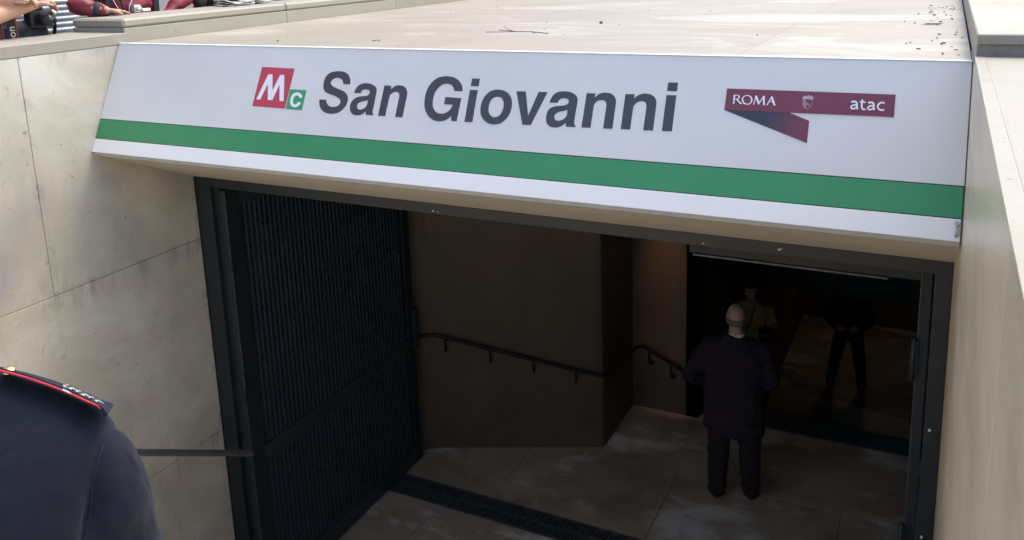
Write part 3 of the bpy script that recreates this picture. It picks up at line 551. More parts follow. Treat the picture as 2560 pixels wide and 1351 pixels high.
'at0':[[(-0.2919,0.1688,1),(-0.2912,0.1684,1),(-0.2902,0.1678,1),(-0.2892,0.1671,1),(-0.2882,0.1666,1),(-0.2873,0.1663,1),(-0.2862,0.1661,1),(-0.285,0.1659,1),(-0.2837,0.1658,1),(-0.2825,0.1659,1),(-0.2816,0.166,1),(-0.2807,0.1663,1),(-0.2799,0.1667,1),(-0.2791,0.1672,1),(-0.2784,0.1677,1),(-0.2779,0.1683,1),(-0.2775,0.1687,1),(-0.2773,0.1692,1),(-0.2771,0.1699,1),(-0.2768,0.1708,1),(-0.2766,0.172,1),(-0.2764,0.1736,1),(-0.2764,0.1756,1),(-0.2763,0.1778,1),(-0.2763,0.1799,1),(-0.2762,0.1818,1),(-0.2761,0.1831,1),(-0.276,0.1842,1),(-0.2759,0.1854,1),(-0.2756,0.1868,1),(-0.275,0.1883,1),(-0.2741,0.1897,1),(-0.273,0.1909,1),(-0.272,0.1919,1),(-0.2713,0.1926,1),(-0.2708,0.193,1),(-0.2669,0.1879,1),(-0.2675,0.1874,1),(-0.2682,0.1867,1),(-0.269,0.186,1),(-0.2695,0.1854,1),(-0.2697,0.1851,1),(-0.2698,0.1849,1),(-0.2699,0.1846,1),(-0.2699,0.184,1),(-0.27,0.183,1),(-0.27,0.1817,1),(-0.2701,0.18,1),(-0.2702,0.1779,1),(-0.2702,0.1756,1),(-0.2703,0.1734,1),(-0.2706,0.1713,1),(-0.2708,0.1696,1),(-0.2712,0.1681,1),(-0.2717,0.1666,1),(-0.2725,0.1651,1),(-0.2734,0.1638,1),(-0.2746,0.1625,1),(-0.2759,0.1615,1),(-0.2774,0.1606,1),(-0.2789,0.1599,1),(-0.2806,0.1593,1),(-0.2823,0.1591,1),(-0.2841,0.159,1),(-0.2858,0.1591,1),(-0.2875,0.1594,1),(-0.2891,0.1597,1),(-0.2907,0.1603,1),(-0.2922,0.161,1),(-0.2934,0.1617,1),(-0.2944,0.1624,1),(-0.2951,0.1628,1)]],
'atb0':[[(-0.2745,0.1721,1),(-0.2755,0.1721,1),(-0.277,0.1721,1),(-0.2788,0.1722,1),(-0.2808,0.1724,1),(-0.2827,0.1727,1),(-0.2844,0.1732,1),(-0.2862,0.1739,1),(-0.2879,0.1746,1),(-0.2896,0.1755,1),(-0.2911,0.1766,1),(-0.2924,0.1777,1),(-0.2936,0.1791,1),(-0.2946,0.1806,1),(-0.2954,0.1822,1),(-0.2959,0.1842,1),(-0.2956,0.1863,1),(-0.2949,0.1881,1),(-0.2939,0.1895,1),(-0.2928,0.1908,1),(-0.2916,0.1918,1),(-0.2902,0.1926,1),(-0.2888,0.1931,1),(-0.2873,0.1934,1),(-0.2858,0.1935,1),(-0.2843,0.1934,1),(-0.2828,0.1931,1),(-0.2813,0.1927,1),(-0.2798,0.1921,1),(-0.2783,0.1914,1),(-0.2769,0.1905,1),(-0.2756,0.1894,1),(-0.2744,0.1881,1),(-0.2734,0.1869,1),(-0.2726,0.1858,1),(-0.272,0.1852,1),(-0.2759,0.1812,1),(-0.2765,0.1819,1),(-0.2773,0.1829,1),(-0.2782,0.184,1),(-0.2791,0.185,1),(-0.2799,0.1857,1),(-0.2808,0.1862,1),(-0.2819,0.1867,1),(-0.283,0.1872,1),(-0.2841,0.1875,1),(-0.2851,0.1877,1),(-0.286,0.1877,1),(-0.2869,0.1877,1),(-0.2877,0.1875,1),(-0.2884,0.1873,1),(-0.289,0.187,1),(-0.2895,0.1865,1),(-0.29,0.1859,1),(-0.2905,0.1853,1),(-0.2907,0.1849,1),(-0.2907,0.1848,1),(-0.2906,0.1846,1),(-0.2902,0.1839,1),(-0.2896,0.183,1),(-0.2888,0.1821,1),(-0.2879,0.1813,1),(-0.2869,0.1806,1),(-0.2856,0.1799,1),(-0.2842,0.1793,1),(-0.2827,0.1787,1),(-0.2813,0.1783,1),(-0.2799,0.1781,1),(-0.2783,0.1779,1),(-0.2766,0.1779,1),(-0.2752,0.1778,1),(-0.2741,0.1778,1)]],
'at1':[[(-0.2342,0.1693,1),(-0.2335,0.1689,1),(-0.2326,0.1683,1),(-0.2316,0.1677,1),(-0.2306,0.1672,1),(-0.2297,0.1668,1),(-0.2287,0.1666,1),(-0.2274,0.1664,1),(-0.2261,0.1664,1),(-0.225,0.1664,1),(-0.2241,0.1665,1),(-0.2232,0.1668,1),(-0.2224,0.1672,1),(-0.2216,0.1677,1),(-0.2209,0.1682,1),(-0.2204,0.1688,1),(-0.2201,0.1692,1),(-0.2198,0.1697,1),(-0.2196,0.1704,1),(-0.2194,0.1713,1),(-0.2192,0.1725,1),(-0.219,0.1741,1),(-0.2189,0.176,1),(-0.2189,0.1782,1),(-0.2189,0.1803,1),(-0.2188,0.1822,1),(-0.2187,0.1835,1),(-0.2186,0.1846,1),(-0.2185,0.1858,1),(-0.2183,0.1872,1),(-0.2177,0.1886,1),(-0.2168,0.1901,1),(-0.2157,0.1912,1),(-0.2148,0.1922,1),(-0.214,0.1929,1),(-0.2135,0.1933,1),(-0.2097,0.1883,1),(-0.2103,0.1877,1),(-0.211,0.1871,1),(-0.2117,0.1864,1),(-0.2122,0.1858,1),(-0.2125,0.1854,1),(-0.2125,0.1853,1),(-0.2126,0.185,1),(-0.2126,0.1844,1),(-0.2127,0.1834,1),(-0.2128,0.182,1),(-0.2128,0.1804,1),(-0.2129,0.1783,1),(-0.2129,0.1761,1),(-0.213,0.1738,1),(-0.2132,0.1718,1),(-0.2135,0.1701,1),(-0.2139,0.1686,1),(-0.2144,0.1671,1),(-0.2151,0.1656,1),(-0.2161,0.1643,1),(-0.2172,0.1631,1),(-0.2185,0.162,1),(-0.2199,0.1611,1),(-0.2214,0.1604,1),(-0.2231,0.1599,1),(-0.2248,0.1596,1),(-0.2265,0.1596,1),(-0.2282,0.1597,1),(-0.2298,0.1599,1),(-0.2314,0.1603,1),(-0.233,0.1608,1),(-0.2345,0.1615,1),(-0.2357,0.1623,1),(-0.2367,0.1629,1),(-0.2373,0.1633,1)]],
'atb1':[[(-0.2171,0.1725,1),(-0.2181,0.1726,1),(-0.2196,0.1726,1),(-0.2214,0.1727,1),(-0.2233,0.1728,1),(-0.2251,0.1732,1),(-0.2269,0.1737,1),(-0.2286,0.1743,1),(-0.2303,0.1751,1),(-0.2319,0.176,1),(-0.2334,0.177,1),(-0.2347,0.1782,1),(-0.2359,0.1795,1),(-0.2369,0.181,1),(-0.2377,0.1826,1),(-0.2382,0.1845,1),(-0.2379,0.1866,1),(-0.2372,0.1884,1),(-0.2363,0.1899,1),(-0.2352,0.1911,1),(-0.234,0.1921,1),(-0.2326,0.1929,1),(-0.2312,0.1934,1),(-0.2298,0.1937,1),(-0.2283,0.1938,1),(-0.2268,0.1937,1),(-0.2253,0.1934,1),(-0.2238,0.193,1),(-0.2223,0.1924,1),(-0.2209,0.1917,1),(-0.2196,0.1908,1),(-0.2182,0.1897,1),(-0.2171,0.1884,1),(-0.216,0.1872,1),(-0.2152,0.1862,1),(-0.2147,0.1855,1),(-0.2185,0.1816,1),(-0.2191,0.1823,1),(-0.2199,0.1833,1),(-0.2208,0.1844,1),(-0.2216,0.1853,1),(-0.2225,0.186,1),(-0.2233,0.1866,1),(-0.2244,0.1871,1),(-0.2255,0.1875,1),(-0.2266,0.1879,1),(-0.2275,0.188,1),(-0.2284,0.1881,1),(-0.2294,0.188,1),(-0.2302,0.1879,1),(-0.2309,0.1876,1),(-0.2314,0.1873,1),(-0.2319,0.1869,1),(-0.2325,0.1863,1),(-0.2329,0.1857,1),(-0.233,0.1852,1),(-0.2331,0.1852,1),(-0.233,0.1849,1),(-0.2326,0.1842,1),(-0.232,0.1833,1),(-0.2312,0.1825,1),(-0.2304,0.1817,1),(-0.2294,0.181,1),(-0.2281,0.1803,1),(-0.2267,0.1797,1),(-0.2252,0.1792,1),(-0.2239,0.1788,1),(-0.2225,0.1785,1),(-0.2209,0.1783,1),(-0.2192,0.1783,1),(-0.2178,0.1783,1),(-0.2167,0.1782,1)]],
't':[[(-0.259,0.1532,1),(-0.2591,0.1548,1),(-0.2592,0.1571,1),(-0.2594,0.1598,1),(-0.2595,0.1625,1),(-0.2597,0.1648,1),(-0.2598,0.1667,1),(-0.2598,0.1685,1),(-0.2599,0.1702,1),(-0.26,0.1719,1),(-0.2599,0.1737,1),(-0.2599,0.1755,1),(-0.2598,0.1773,1),(-0.2597,0.1792,1),(-0.2595,0.1811,1),(-0.2592,0.1829,1),(-0.2587,0.1847,1),(-0.2582,0.1864,1),(-0.2575,0.1881,1),(-0.2567,0.1898,1),(-0.2556,0.1913,1),(-0.2542,0.1925,1),(-0.2527,0.1933,1),(-0.2512,0.1937,1),(-0.2499,0.194,1),(-0.2486,0.1941,1),(-0.2471,0.1941,1),(-0.2456,0.1939,1),(-0.2442,0.1935,1),(-0.2432,0.1933,1),(-0.2425,0.1931,1),(-0.244,0.1867,1),(-0.2447,0.1869,1),(-0.2458,0.1872,1),(-0.2468,0.1874,1),(-0.2478,0.1876,1),(-0.2486,0.1876,1),(-0.2494,0.1875,1),(-0.2502,0.1874,1),(-0.2508,0.1872,1),(-0.2512,0.1869,1),(-0.2515,0.1867,1),(-0.2518,0.1862,1),(-0.2523,0.1854,1),(-0.2527,0.1843,1),(-0.2531,0.183,1),(-0.2534,0.1817,1),(-0.2537,0.1804,1),(-0.2538,0.1789,1),(-0.2539,0.1772,1),(-0.254,0.1755,1),(-0.254,0.1738,1),(-0.254,0.1723,1),(-0.254,0.1707,1),(-0.2539,0.1691,1),(-0.2538,0.1674,1),(-0.2538,0.1655,1),(-0.2536,0.1632,1),(-0.2535,0.1606,1),(-0.2533,0.1579,1),(-0.2532,0.1556,1),(-0.2531,0.154,1)]],
'tb':[[(-0.2649,0.1659,1),(-0.2635,0.1659,1),(-0.2614,0.1659,1),(-0.2591,0.1658,1),(-0.2567,0.1658,1),(-0.2545,0.1658,1),(-0.2523,0.1658,1),(-0.25,0.1659,1),(-0.2477,0.166,1),(-0.2458,0.166,1),(-0.2444,0.1661,1),(-0.2445,0.1609,1),(-0.2459,0.1609,1),(-0.2478,0.1608,1),(-0.2501,0.1607,1),(-0.2525,0.1607,1),(-0.2547,0.1607,1),(-0.257,0.1607,1),(-0.2594,0.1607,1),(-0.2617,0.1607,1),(-0.2637,0.1608,1),(-0.2652,0.1608,1)]],
'c2':[[(-0.1799,0.1615,1),(-0.1808,0.1611,1),(-0.182,0.1606,1),(-0.1836,0.16,1),(-0.1853,0.1595,1),(-0.1869,0.1591,1),(-0.1884,0.159,1),(-0.1898,0.1589,1),(-0.1914,0.159,1),(-0.193,0.1593,1),(-0.1947,0.16,1),(-0.1963,0.161,1),(-0.198,0.1623,1),(-0.1995,0.1637,1),(-0.201,0.1653,1),(-0.2022,0.1669,1),(-0.2032,0.1687,1),(-0.2041,0.1706,1),(-0.2047,0.1726,1),(-0.2052,0.1746,1),(-0.2053,0.1767,1),(-0.2052,0.1788,1),(-0.2047,0.1808,1),(-0.2041,0.1828,1),(-0.2033,0.1846,1),(-0.2022,0.1863,1),(-0.201,0.1879,1),(-0.1997,0.1893,1),(-0.1982,0.1905,1),(-0.1966,0.1916,1),(-0.1949,0.1924,1),(-0.1931,0.1931,1),(-0.1913,0.1934,1),(-0.1895,0.1936,1),(-0.1877,0.1937,1),(-0.1861,0.1937,1),(-0.1843,0.1934,1),(-0.1827,0.193,1),(-0.1812,0.1925,1),(-0.1801,0.1921,1),(-0.1793,0.1918,1),(-0.1811,0.1859,1),(-0.1819,0.1861,1),(-0.1831,0.1866,1),(-0.1843,0.187,1),(-0.1855,0.1873,1),(-0.1867,0.1875,1),(-0.1879,0.1875,1),(-0.1893,0.1874,1),(-0.1907,0.1873,1),(-0.192,0.187,1),(-0.1931,0.1866,1),(-0.1942,0.1861,1),(-0.1952,0.1854,1),(-0.1963,0.1845,1),(-0.1972,0.1836,1),(-0.1979,0.1827,1),(-0.1985,0.1817,1),(-0.199,0.1805,1),(-0.1994,0.1793,1),(-0.1997,0.1781,1),(-0.1998,0.177,1),(-0.1997,0.1758,1),(-0.1994,0.1746,1),(-0.199,0.1733,1),(-0.1984,0.172,1),(-0.1977,0.1708,1),(-0.1968,0.1696,1),(-0.1957,0.1684,1),(-0.1945,0.1673,1),(-0.1933,0.1664,1),(-0.1922,0.1657,1),(-0.1914,0.1654,1),(-0.1905,0.1652,1),(-0.1896,0.1651,1),(-0.1885,0.1652,1),(-0.1875,0.1653,1),(-0.1864,0.1655,1),(-0.185,0.166,1),(-0.1837,0.1665,1),(-0.1824,0.167,1),(-0.1815,0.1673,1)]],
'shield':[[(-0.4663,0.1607,1),(-0.4663,0.1623,1),(-0.4663,0.1646,1),(-0.4663,0.1673,1),(-0.4663,0.17,1),(-0.4663,0.1723,1),(-0.4664,0.1742,1),(-0.4664,0.1759,1),(-0.4665,0.1777,1),(-0.4664,0.1795,1),(-0.466,0.1814,1),(-0.4654,0.1835,1),(-0.4646,0.1856,1),(-0.4636,0.1878,1),(-0.4625,0.1898,1),(-0.4613,0.1917,1),(-0.46,0.1933,1),(-0.4584,0.1947,1),(-0.4569,0.196,1),(-0.4554,0.1971,1),(-0.454,0.198,1),(-0.4529,0.1989,1),(-0.4517,0.1998,1),(-0.4505,0.2005,1),(-0.4491,0.2011,1),(-0.4475,0.2012,1),(-0.4459,0.2008,1),(-0.4443,0.2,1),(-0.4427,0.199,1),(-0.4412,0.1979,1),(-0.4398,0.1968,1),(-0.4384,0.1956,1),(-0.4369,0.1943,1),(-0.4356,0.1929,1),(-0.4343,0.1914,1),(-0.4332,0.1898,1),(-0.4323,0.1883,1),(-0.4316,0.1867,1),(-0.431,0.1851,1),(-0.4306,0.1834,1),(-0.4302,0.1816,1),(-0.43,0.1795,1),(-0.43,0.1773,1),(-0.43,0.1751,1),(-0.4301,0.173,1),(-0.4301,0.1709,1),(-0.43,0.1689,1),(-0.43,0.1667,1),(-0.4299,0.1647,1),(-0.4299,0.1629,1),(-0.4299,0.1617,1),(-0.4325,0.1614,1),(-0.4326,0.1627,1),(-0.4326,0.1644,1),(-0.4327,0.1665,1),(-0.4327,0.1686,1),(-0.4328,0.1707,1),(-0.4327,0.1728,1),(-0.4327,0.175,1),(-0.4326,0.1772,1),(-0.4327,0.1792,1),(-0.4329,0.181,1),(-0.4332,0.1826,1),(-0.4335,0.1841,1),(-0.434,0.1854,1),(-0.4346,0.1868,1),(-0.4354,0.1881,1),(-0.4364,0.1894,1),(-0.4375,0.1908,1),(-0.4388,0.1921,1),(-0.4401,0.1933,1),(-0.4415,0.1945,1),(-0.4428,0.1955,1),(-0.4442,0.1966,1),(-0.4456,0.1974,1),(-0.4469,0.1981,1),(-0.4479,0.1983,1),(-0.4487,0.1983,1),(-0.4495,0.1979,1),(-0.4504,0.1974,1),(-0.4514,0.1966,1),(-0.4526,0.1957,1),(-0.454,0.1947,1),(-0.4554,0.1937,1),(-0.4568,0.1925,1),(-0.4581,0.1913,1),(-0.4593,0.1899,1),(-0.4603,0.1884,1),(-0.4613,0.1865,1),(-0.4621,0.1846,1),(-0.4629,0.1826,1),(-0.4634,0.1808,1),(-0.4637,0.1793,1),(-0.4638,0.1778,1),(-0.4637,0.1762,1),(-0.4637,0.1745,1),(-0.4636,0.1725,1),(-0.4637,0.1702,1),(-0.4637,0.1675,1),(-0.4637,0.1648,1),(-0.4636,0.1625,1),(-0.4636,0.1608,1)]],
'crown':[[(-0.4696,0.1519,1),(-0.4659,0.1541,1),(-0.4619,0.1507,1),(-0.4601,0.1468,1),(-0.4579,0.147,1),(-0.4544,0.1504,1),(-0.4507,0.1496,1),(-0.448,0.1445,1),(-0.4458,0.1447,1),(-0.4438,0.1487,1),(-0.4395,0.1497,1),(-0.436,0.1463,1),(-0.4338,0.1471,1),(-0.4324,0.1517,1),(-0.4285,0.1527,1),(-0.425,0.1502,1),(-0.4287,0.1568,1),(-0.4303,0.1627,1),(-0.4341,0.1623,1),(-0.4471,0.1599,1),(-0.4651,0.1625,1),(-0.466,0.159,1)],[(-0.4645,0.1572,1),(-0.4599,0.155,1),(-0.4605,0.1538,1),(-0.4646,0.1558,1)],[(-0.455,0.155,1),(-0.4498,0.1542,1),(-0.4502,0.1525,1),(-0.4552,0.1533,1)],[(-0.4454,0.1549,1),(-0.4385,0.1549,1),(-0.4389,0.1529,1),(-0.4456,0.1529,1)],[(-0.435,0.1574,1),(-0.431,0.1575,1),(-0.431,0.1546,1),(-0.435,0.1544,1)]],
'field':[[(-0.4639,0.1642,1),(-0.4537,0.1637,1),(-0.4535,0.1713,1),(-0.4479,0.1739,1),(-0.4433,0.1784,1),(-0.4379,0.1845,1),(-0.4408,0.1875,1),(-0.4483,0.1821,1),(-0.4519,0.1892,1),(-0.4506,0.1973,1),(-0.4581,0.1919,1),(-0.4624,0.1828,1)]],
}

Q = Matrix(((1, 0, 0, 0), (0, -DY, NY, TY), (0, -DZ, NZ, TZ), (0, 0, 0, 1)))
def smooth_poly(P, n=5):
    N = len(P); out = []
    for i in range(N):
        p1 = P[i]; p2 = P[(i + 1) % N]; out.append((p1[0], p1[1]))
        if p1[2] and p2[2]: continue
        p0 = P[i - 1] if not p1[2] else p1; p3 = P[(i + 2) % N] if not p2[2] else p2
        for k in range(1, n):
            t = k / n
            out.append(tuple(0.5 * (2 * p1[j] + (p2[j] - p0[j]) * t + (2 * p0[j] - 5 * p1[j] + 4 * p2[j] - p3[j]) * t * t + (3 * p1[j] - p0[j] - 3 * p2[j] + p3[j]) * t ** 3) for j in (0, 1)))
    return out
def glyph(name, keys, mat, parent, h=0.0, th=0.0012):
    cu = bpy.data.curves.new(name, 'CURVE'); cu.dimensions = '2D'; cu.fill_mode = 'BOTH'; cu.extrude = th / 2
    for key in keys:
        for P in GL[key]:
            pts = smooth_poly(P); s = cu.splines.new('POLY'); s.points.add(len(pts) - 1); s.use_cyclic_u = True
            for q, (a, b) in zip(s.points, pts): q.co = (a, -b, 0, 1)
    o = bpy.data.objects.new('tmp', cu); C.objects.link(o)
    me = bpy.data.meshes.new_from_object(o.evaluated_get(bpy.context.evaluated_depsgraph_get())); me.name = name
    bpy.data.objects.remove(o)
    me.transform(Matrix.Translation((0, 0, h + th / 2))); me.transform(Q)
    me.materials.clear()
    return link(name, me, mat, parent)
for k, ks in (('S', ['S']), ('a', ['a1']), ('n', ['n1']), ('G', ['G']), ('i', ['i1']), ('o', ['o']), ('v', ['v']), ('a', ['a2']), ('n', ['n2']), ('n', ['n3']), ('i', ['i2'])):
    tag(glyph('letter', ks, M['ink'], sg), 'dark grey letter %s' % k)
lr = glyph('metro_emblem', ['logo_red'], M['red'], sg); glyph('letter', ['M'], M['lett'], lr, 0.0013)
lg = glyph('line_emblem', ['logo_green'], M['lgreen'], sg); glyph('letter', ['C'], M['lett'], lg, 0.0013)
rb = glyph('ribbon', ['band'], M['burg'], sg, 0.001)
glyph('ribbon_tail', ['tail'], M['ribbon'], rb)
for ks in (['R'], ['O'], ['M2'], ['A'], ['at0'], ['t'], ['at1'], ['c2']):
    g_ = glyph('letter', ks, M['lett'], rb, 0.0023)
for ks in (['atb0'], ['atb1'], ['tb']): glyph('letter_stroke', ks, M['lett'], rb, 0.0026)
glyph('crest_shield', ['shield'], M['pinkish'], rb, 0.0024); glyph('crest_crown', ['crown'], M['crown'], rb, 0.0027); glyph('crest_field', ['field'], M['pinkish'], rb, 0.0023)

# torn tape stuck at the right end of the lower panel
bm = bmesh.new()
for k in range(9):
    ell(bm, sp(0.082 + random.uniform(-0.006, 0.006), 0.575 + 0.006 * k, 0.004 + random.uniform(0, 0.004)), (random.uniform(.003, .006), random.uniform(.004, .007), random.uniform(.004, .008)), None, 8)
tp = remeshed('torn_tape', bm, M['tape'], None, 0.0018, 1); rumple(tp, 0.004, 220, 3)
tag(tp, 'crumpled grey scrap of tape stuck at the right end of the white lower panel', 'tape')
for _k, (yy, zz) in enumerate(((3.16, 3.46), (3.19, 3.43))): pass

# ---------------------------------------------------------------- litter on the roof slab
tw = bmesh.new()
z = 4.0725
def twig(bm, P, r): tube(bm, [(x, y, z + r + dz) for x, y, dz in P], r, 6)
twig(tw, [(-1.925, 4.27, 0.001), (-2.05, 4.33, 0.004), (-2.18, 4.36, 0.002), (-2.27, 4.35, 0.010)], 0.0022)
twig(tw, [(-2.18, 4.36, 0.003), (-2.27, 4.44, 0.012), (-2.31, 4.50, 0.02)], 0.0016)
twig(tw, [(-2.12, 4.35, 0.003), (-2.25, 4.30, 0.004), (-2.33, 4.31, 0.002)], 0.0016)
twig(tw, [(-2.05, 4.33, 0.002), (-2.0, 4.27, 0.006)], 0.0013)
tag(bmesh_obj('dry_twig', tw, M['twig'], None, True), 'forked dry twig lying in the middle of the pale roof slab', 'twig')
tw = bmesh.new(); twig(tw, [(-2.74, 3.78, 0.001), (-2.70, 3.80, 0.004), (-2.67, 3.75, 0.001)], 0.0018)
tag(bmesh_obj('dry_twig', tw, M['twig'], None, True), 'tiny bent twig lying close to the top edge of the sign', 'twig')
def leafbit(bm, x, y, L, Wd, a):
    cs, sn = math.cos(a), math.sin(a); h = random.uniform(0.002, 0.008)
    pts = [(-L, 0, 0.001), (-0.3 * L, Wd, h), (0.6 * L, 0.7 * Wd, 0.002), (L, 0, h * 1.2), (0.4 * L, -Wd, 0.001), (-0.5 * L, -0.8 * Wd, h)]
    v = [bm.verts.new((x + p[0] * cs - p[1] * sn, y + p[0] * sn + p[1] * cs, z + 0.0008 + p[2])) for p in pts]
    bm.faces.new(v)
    u = [bm.verts.new(q.co + Vector((0, 0, 0.0015))) for q in v]; bm.faces.new(u[::-1])
    for i in range(6): bm.faces.new((v[i], v[(i + 1) % 6], u[(i + 1) % 6], u[i]))
bm = bmesh.new()
for k in range(42):
    x = 0.07 - abs(random.gauss(0, 0.11)); y = random.uniform(3.62, 6.4)
    leafbit(bm, x, y, random.uniform(0.004, 0.012), random.uniform(0.003, 0.006), random.uniform(0, 3))
for k in range(16):
    leafbit(bm, random.uniform(-3.6, -0.2), random.uniform(3.5, 6.5), random.uniform(0.003, 0.007), random.uniform(0.002, 0.004), random.uniform(0, 3))
tag(bmesh_obj('leaf_litter', bm, M['leaflit'], None), kind='stuff')
bm = bmesh.new(); z = 4.1088
leafbit(bm, 0.20, 2.35, 0.010, 0.004, 0.3)
tag(bmesh_obj('leaf_scrap', bm, M['leaflit'], None), 'tiny dry leaf scrap lying on the bright top of the right wall', 'leaf'); z = 4.0725
bm = bmesh.new(); leafbit(bm, -0.06, 4.95, 0.055, 0.014, 0.2)
tag(bmesh_obj('dry_leaf', bm, M['twig'], None), 'long dark dry leaf lying near the right edge of the roof slab', 'leaf')
bm = bmesh.new(); ell(bm, (-1.87, 4.93, z + 0.008), (0.012, 0.009, 0.008), None, 8)
tag(bmesh_obj('pebble', bm, M['leaflit'], None, True), 'small brown pebble on the roof slab right of the forked twig', 'pebble')

# ---------------------------------------------------------------- building behind the left parapet
bd = thing('building', 'street building behind the bystanders, with a corrugated shutter and pale graffitied plaster', 'building')
FX = -8.5
box('wall', FX - 0.6, FX, 7.1, 26, ST, 8.2, M['plaster'], bd)
box('wall', FX - 0.6, FX, -8, 2.6, ST, 8.2, M['plaster'], bd)
box('wall_lintel', FX - 0.6, FX, 2.6, 7.1, 6.2, 8.2, M['plaster'], bd)
box('cornice', FX - 0.6, FX + 0.18, -8, 26, 8.2, 8.45, M['plaster'], bd)
for yy in (-6, -2.5, 8.2, 11.6, 15, 18.4, 21.8):
    for zz in (5.9,):
        wf = box('window_frame', FX - 0.02, FX + 0.06, yy, yy + 1.2, zz, zz + 1.7, M['plaster'], bd)
        box('pane', FX + 0.061, FX + 0.066, yy + 0.1, yy + 1.1, zz + 0.1, zz + 1.6, M['glass'], wf)
prof = [(0.0, 0.0), (0.012, 0.008), (0.020, 0.020), (0.022, 0.030), (0.020, 0.040), (0.012, 0.052), (0.0, 0.0585), (-0.008, 0.0585), (-0.008, 0.0)]
bm = bmesh.new()
A_ = [bm.verts.new((px_, 2.62, pz_)) for px_, pz_ in prof]; B_ = [bm.verts.new((px_, 7.08, pz_)) for px_, pz_ in prof]
bm.faces.new(A_); bm.faces.new(B_[::-1])
for i in range(len(prof)): bm.faces.new((A_[i], B_[i], B_[(i + 1) % len(prof)], A_[(i + 1) % len(prof)]))
s0 = bmesh_obj('shutter_slat', bm, M['shutter'], bd); s0.location = (FX - 0.15, 0, ST + 0.02)
for k in range(1, 50):
    o = s0.copy(); C.objects.link(o); o.parent = bd; o.location = (FX - 0.15, 0, ST + 0.02 + 0.0605 * k)
bm = bmesh.new(); spray = []
def sprayline(P, r): tube(bm, catmull([(FX + 0.003, y, zz) for y, zz in P], 6), r, 8, 1.0)
sprayline([(7.75, 3.95), (7.9, 4.2), (8.15, 4.28), (8.35, 4.12), (8.2, 3.9), (7.95, 3.9), (8.1, 4.05), (8.5, 4.15)], 0.022)
sprayline([(8.45, 4.45), (8.6, 4.1), (8.75, 3.85)], 0.022); sprayline([(8.95, 4.35), (8.65, 4.1), (9.05, 3.85)], 0.022); sprayline([(9.1, 3.9), (9.3, 4.25), (9.5, 3.9)], 0.022)
sprayline([(9.7, 4.3), (9.75, 3.8)], 0.022); sprayline([(9.6, 4.1), (10.0, 4.3), (10.1, 4.0), (9.8, 3.85)], 0.022)
for v in bm.verts: v.co.x = FX + 0.001 + max(0, v.co.x - FX) * 0.12
bmesh_obj('graffiti', bm, M['spray'], bd)

# ---------------------------------------------------------------- people
def loft_rows(bm, rows, seg=28, ex=2.4):
    """rows of (z, half width, half depth, y offset): a trunk of rounded rectangles"""
    rings = []
    for z_, w_, d_, yo in rows:
        r = []
        for k in range(seg):
            a = 2 * math.pi * k / seg; c_, s_ = math.cos(a), math.sin(a)
            r.append(Vector((w_ * math.copysign(abs(c_) ** (2 / ex), c_), yo + d_ * math.copysign(abs(s_) ** (2 / ex), s_), z_)))
        rings.append(r)
    ring_loft(bm, rings)
def chain(bm, pts, rad):
    for i in range(len(pts) - 1): cap(bm, pts[i], rad[i], pts[i + 1], rad[i + 1])
def hand(bm, wrist, dirv, palmn, curl=0.35, s=1.0):
    """palm, four unequal bent fingers and a thumb leaving the side"""
    d = Vector(dirv).normalized(); n = Vector(palmn); n = (n - d * n.dot(d)).normalized(); side = d.cross(n)
    w0 = Vector(wrist)
    for k in range(4):
        o = (k - 1.5) * 0.019 * s
        cap(bm, w0 + side * o * 0.7, 0.014 * s, w0 + d * 0.085 * s + side * o, 0.0105 * s)
        L = (0.068, 0.078, 0.072, 0.056)[k] * s; p = w0 + d * 0.088 * s + side * o; v = d.copy()
        for j, fr in enumerate((0.45, 0.32, 0.23)):
            v = (v * math.cos(curl) + n * math.sin(curl)).normalized()
            q = p + v * L * fr; cap(bm, p, (0.0088 - 0.0008 * j) * s, q, (0.0082 - 0.0008 * j) * s); p = q
    p = w0 + d * 0.025 * s - side * 0.028 * s
    q = p + (d * 0.7 - side * 0.6 + n * 0.25).normalized() * 0.036 * s; cap(bm, p, 0.014 * s, q, 0.0105 * s)
    q2 = q + (d * 0.9 - side * 0.15 + n * 0.35).normalized() * 0.032 * s; cap(bm, q, 0.0105 * s, q2, 0.0085 * s)
def head_bm(bm, c, tilt=Matrix.Identity(3)):
    c = Vector(c)
    def L(x, y, z_): return c + tilt @ Vector((x, y, z_))
    ell(bm, L(0, -0.012, 0.03), (0.077, 0.098, 0.090), tilt, 20)
    ell(bm, L(0, 0.022, -0.03), (0.060, 0.072, 0.085), tilt, 18)
    ell(bm, L(0, 0.055, -0.088), (0.032, 0.030, 0.024), tilt, 12)
    cap(bm, L(0, 0.092, 0.015), 0.008, L(0, 0.112, -0.022), 0.013)
    ell(bm, L(0, 0.080, 0.032), (0.048, 0.016, 0.010), tilt, 12)
    ell(bm, L(0, 0.085, -0.055), (0.024, 0.014, 0.009), tilt, 12)
    for s in (-1, 1):
        ell(bm, L(s * 0.078, -0.005, -0.005), (0.008, 0.018, 0.030), tilt, 10)
        ell(bm, L(s * 0.042, 0.062, -0.028), (0.022, 0.022, 0.022), tilt, 10)
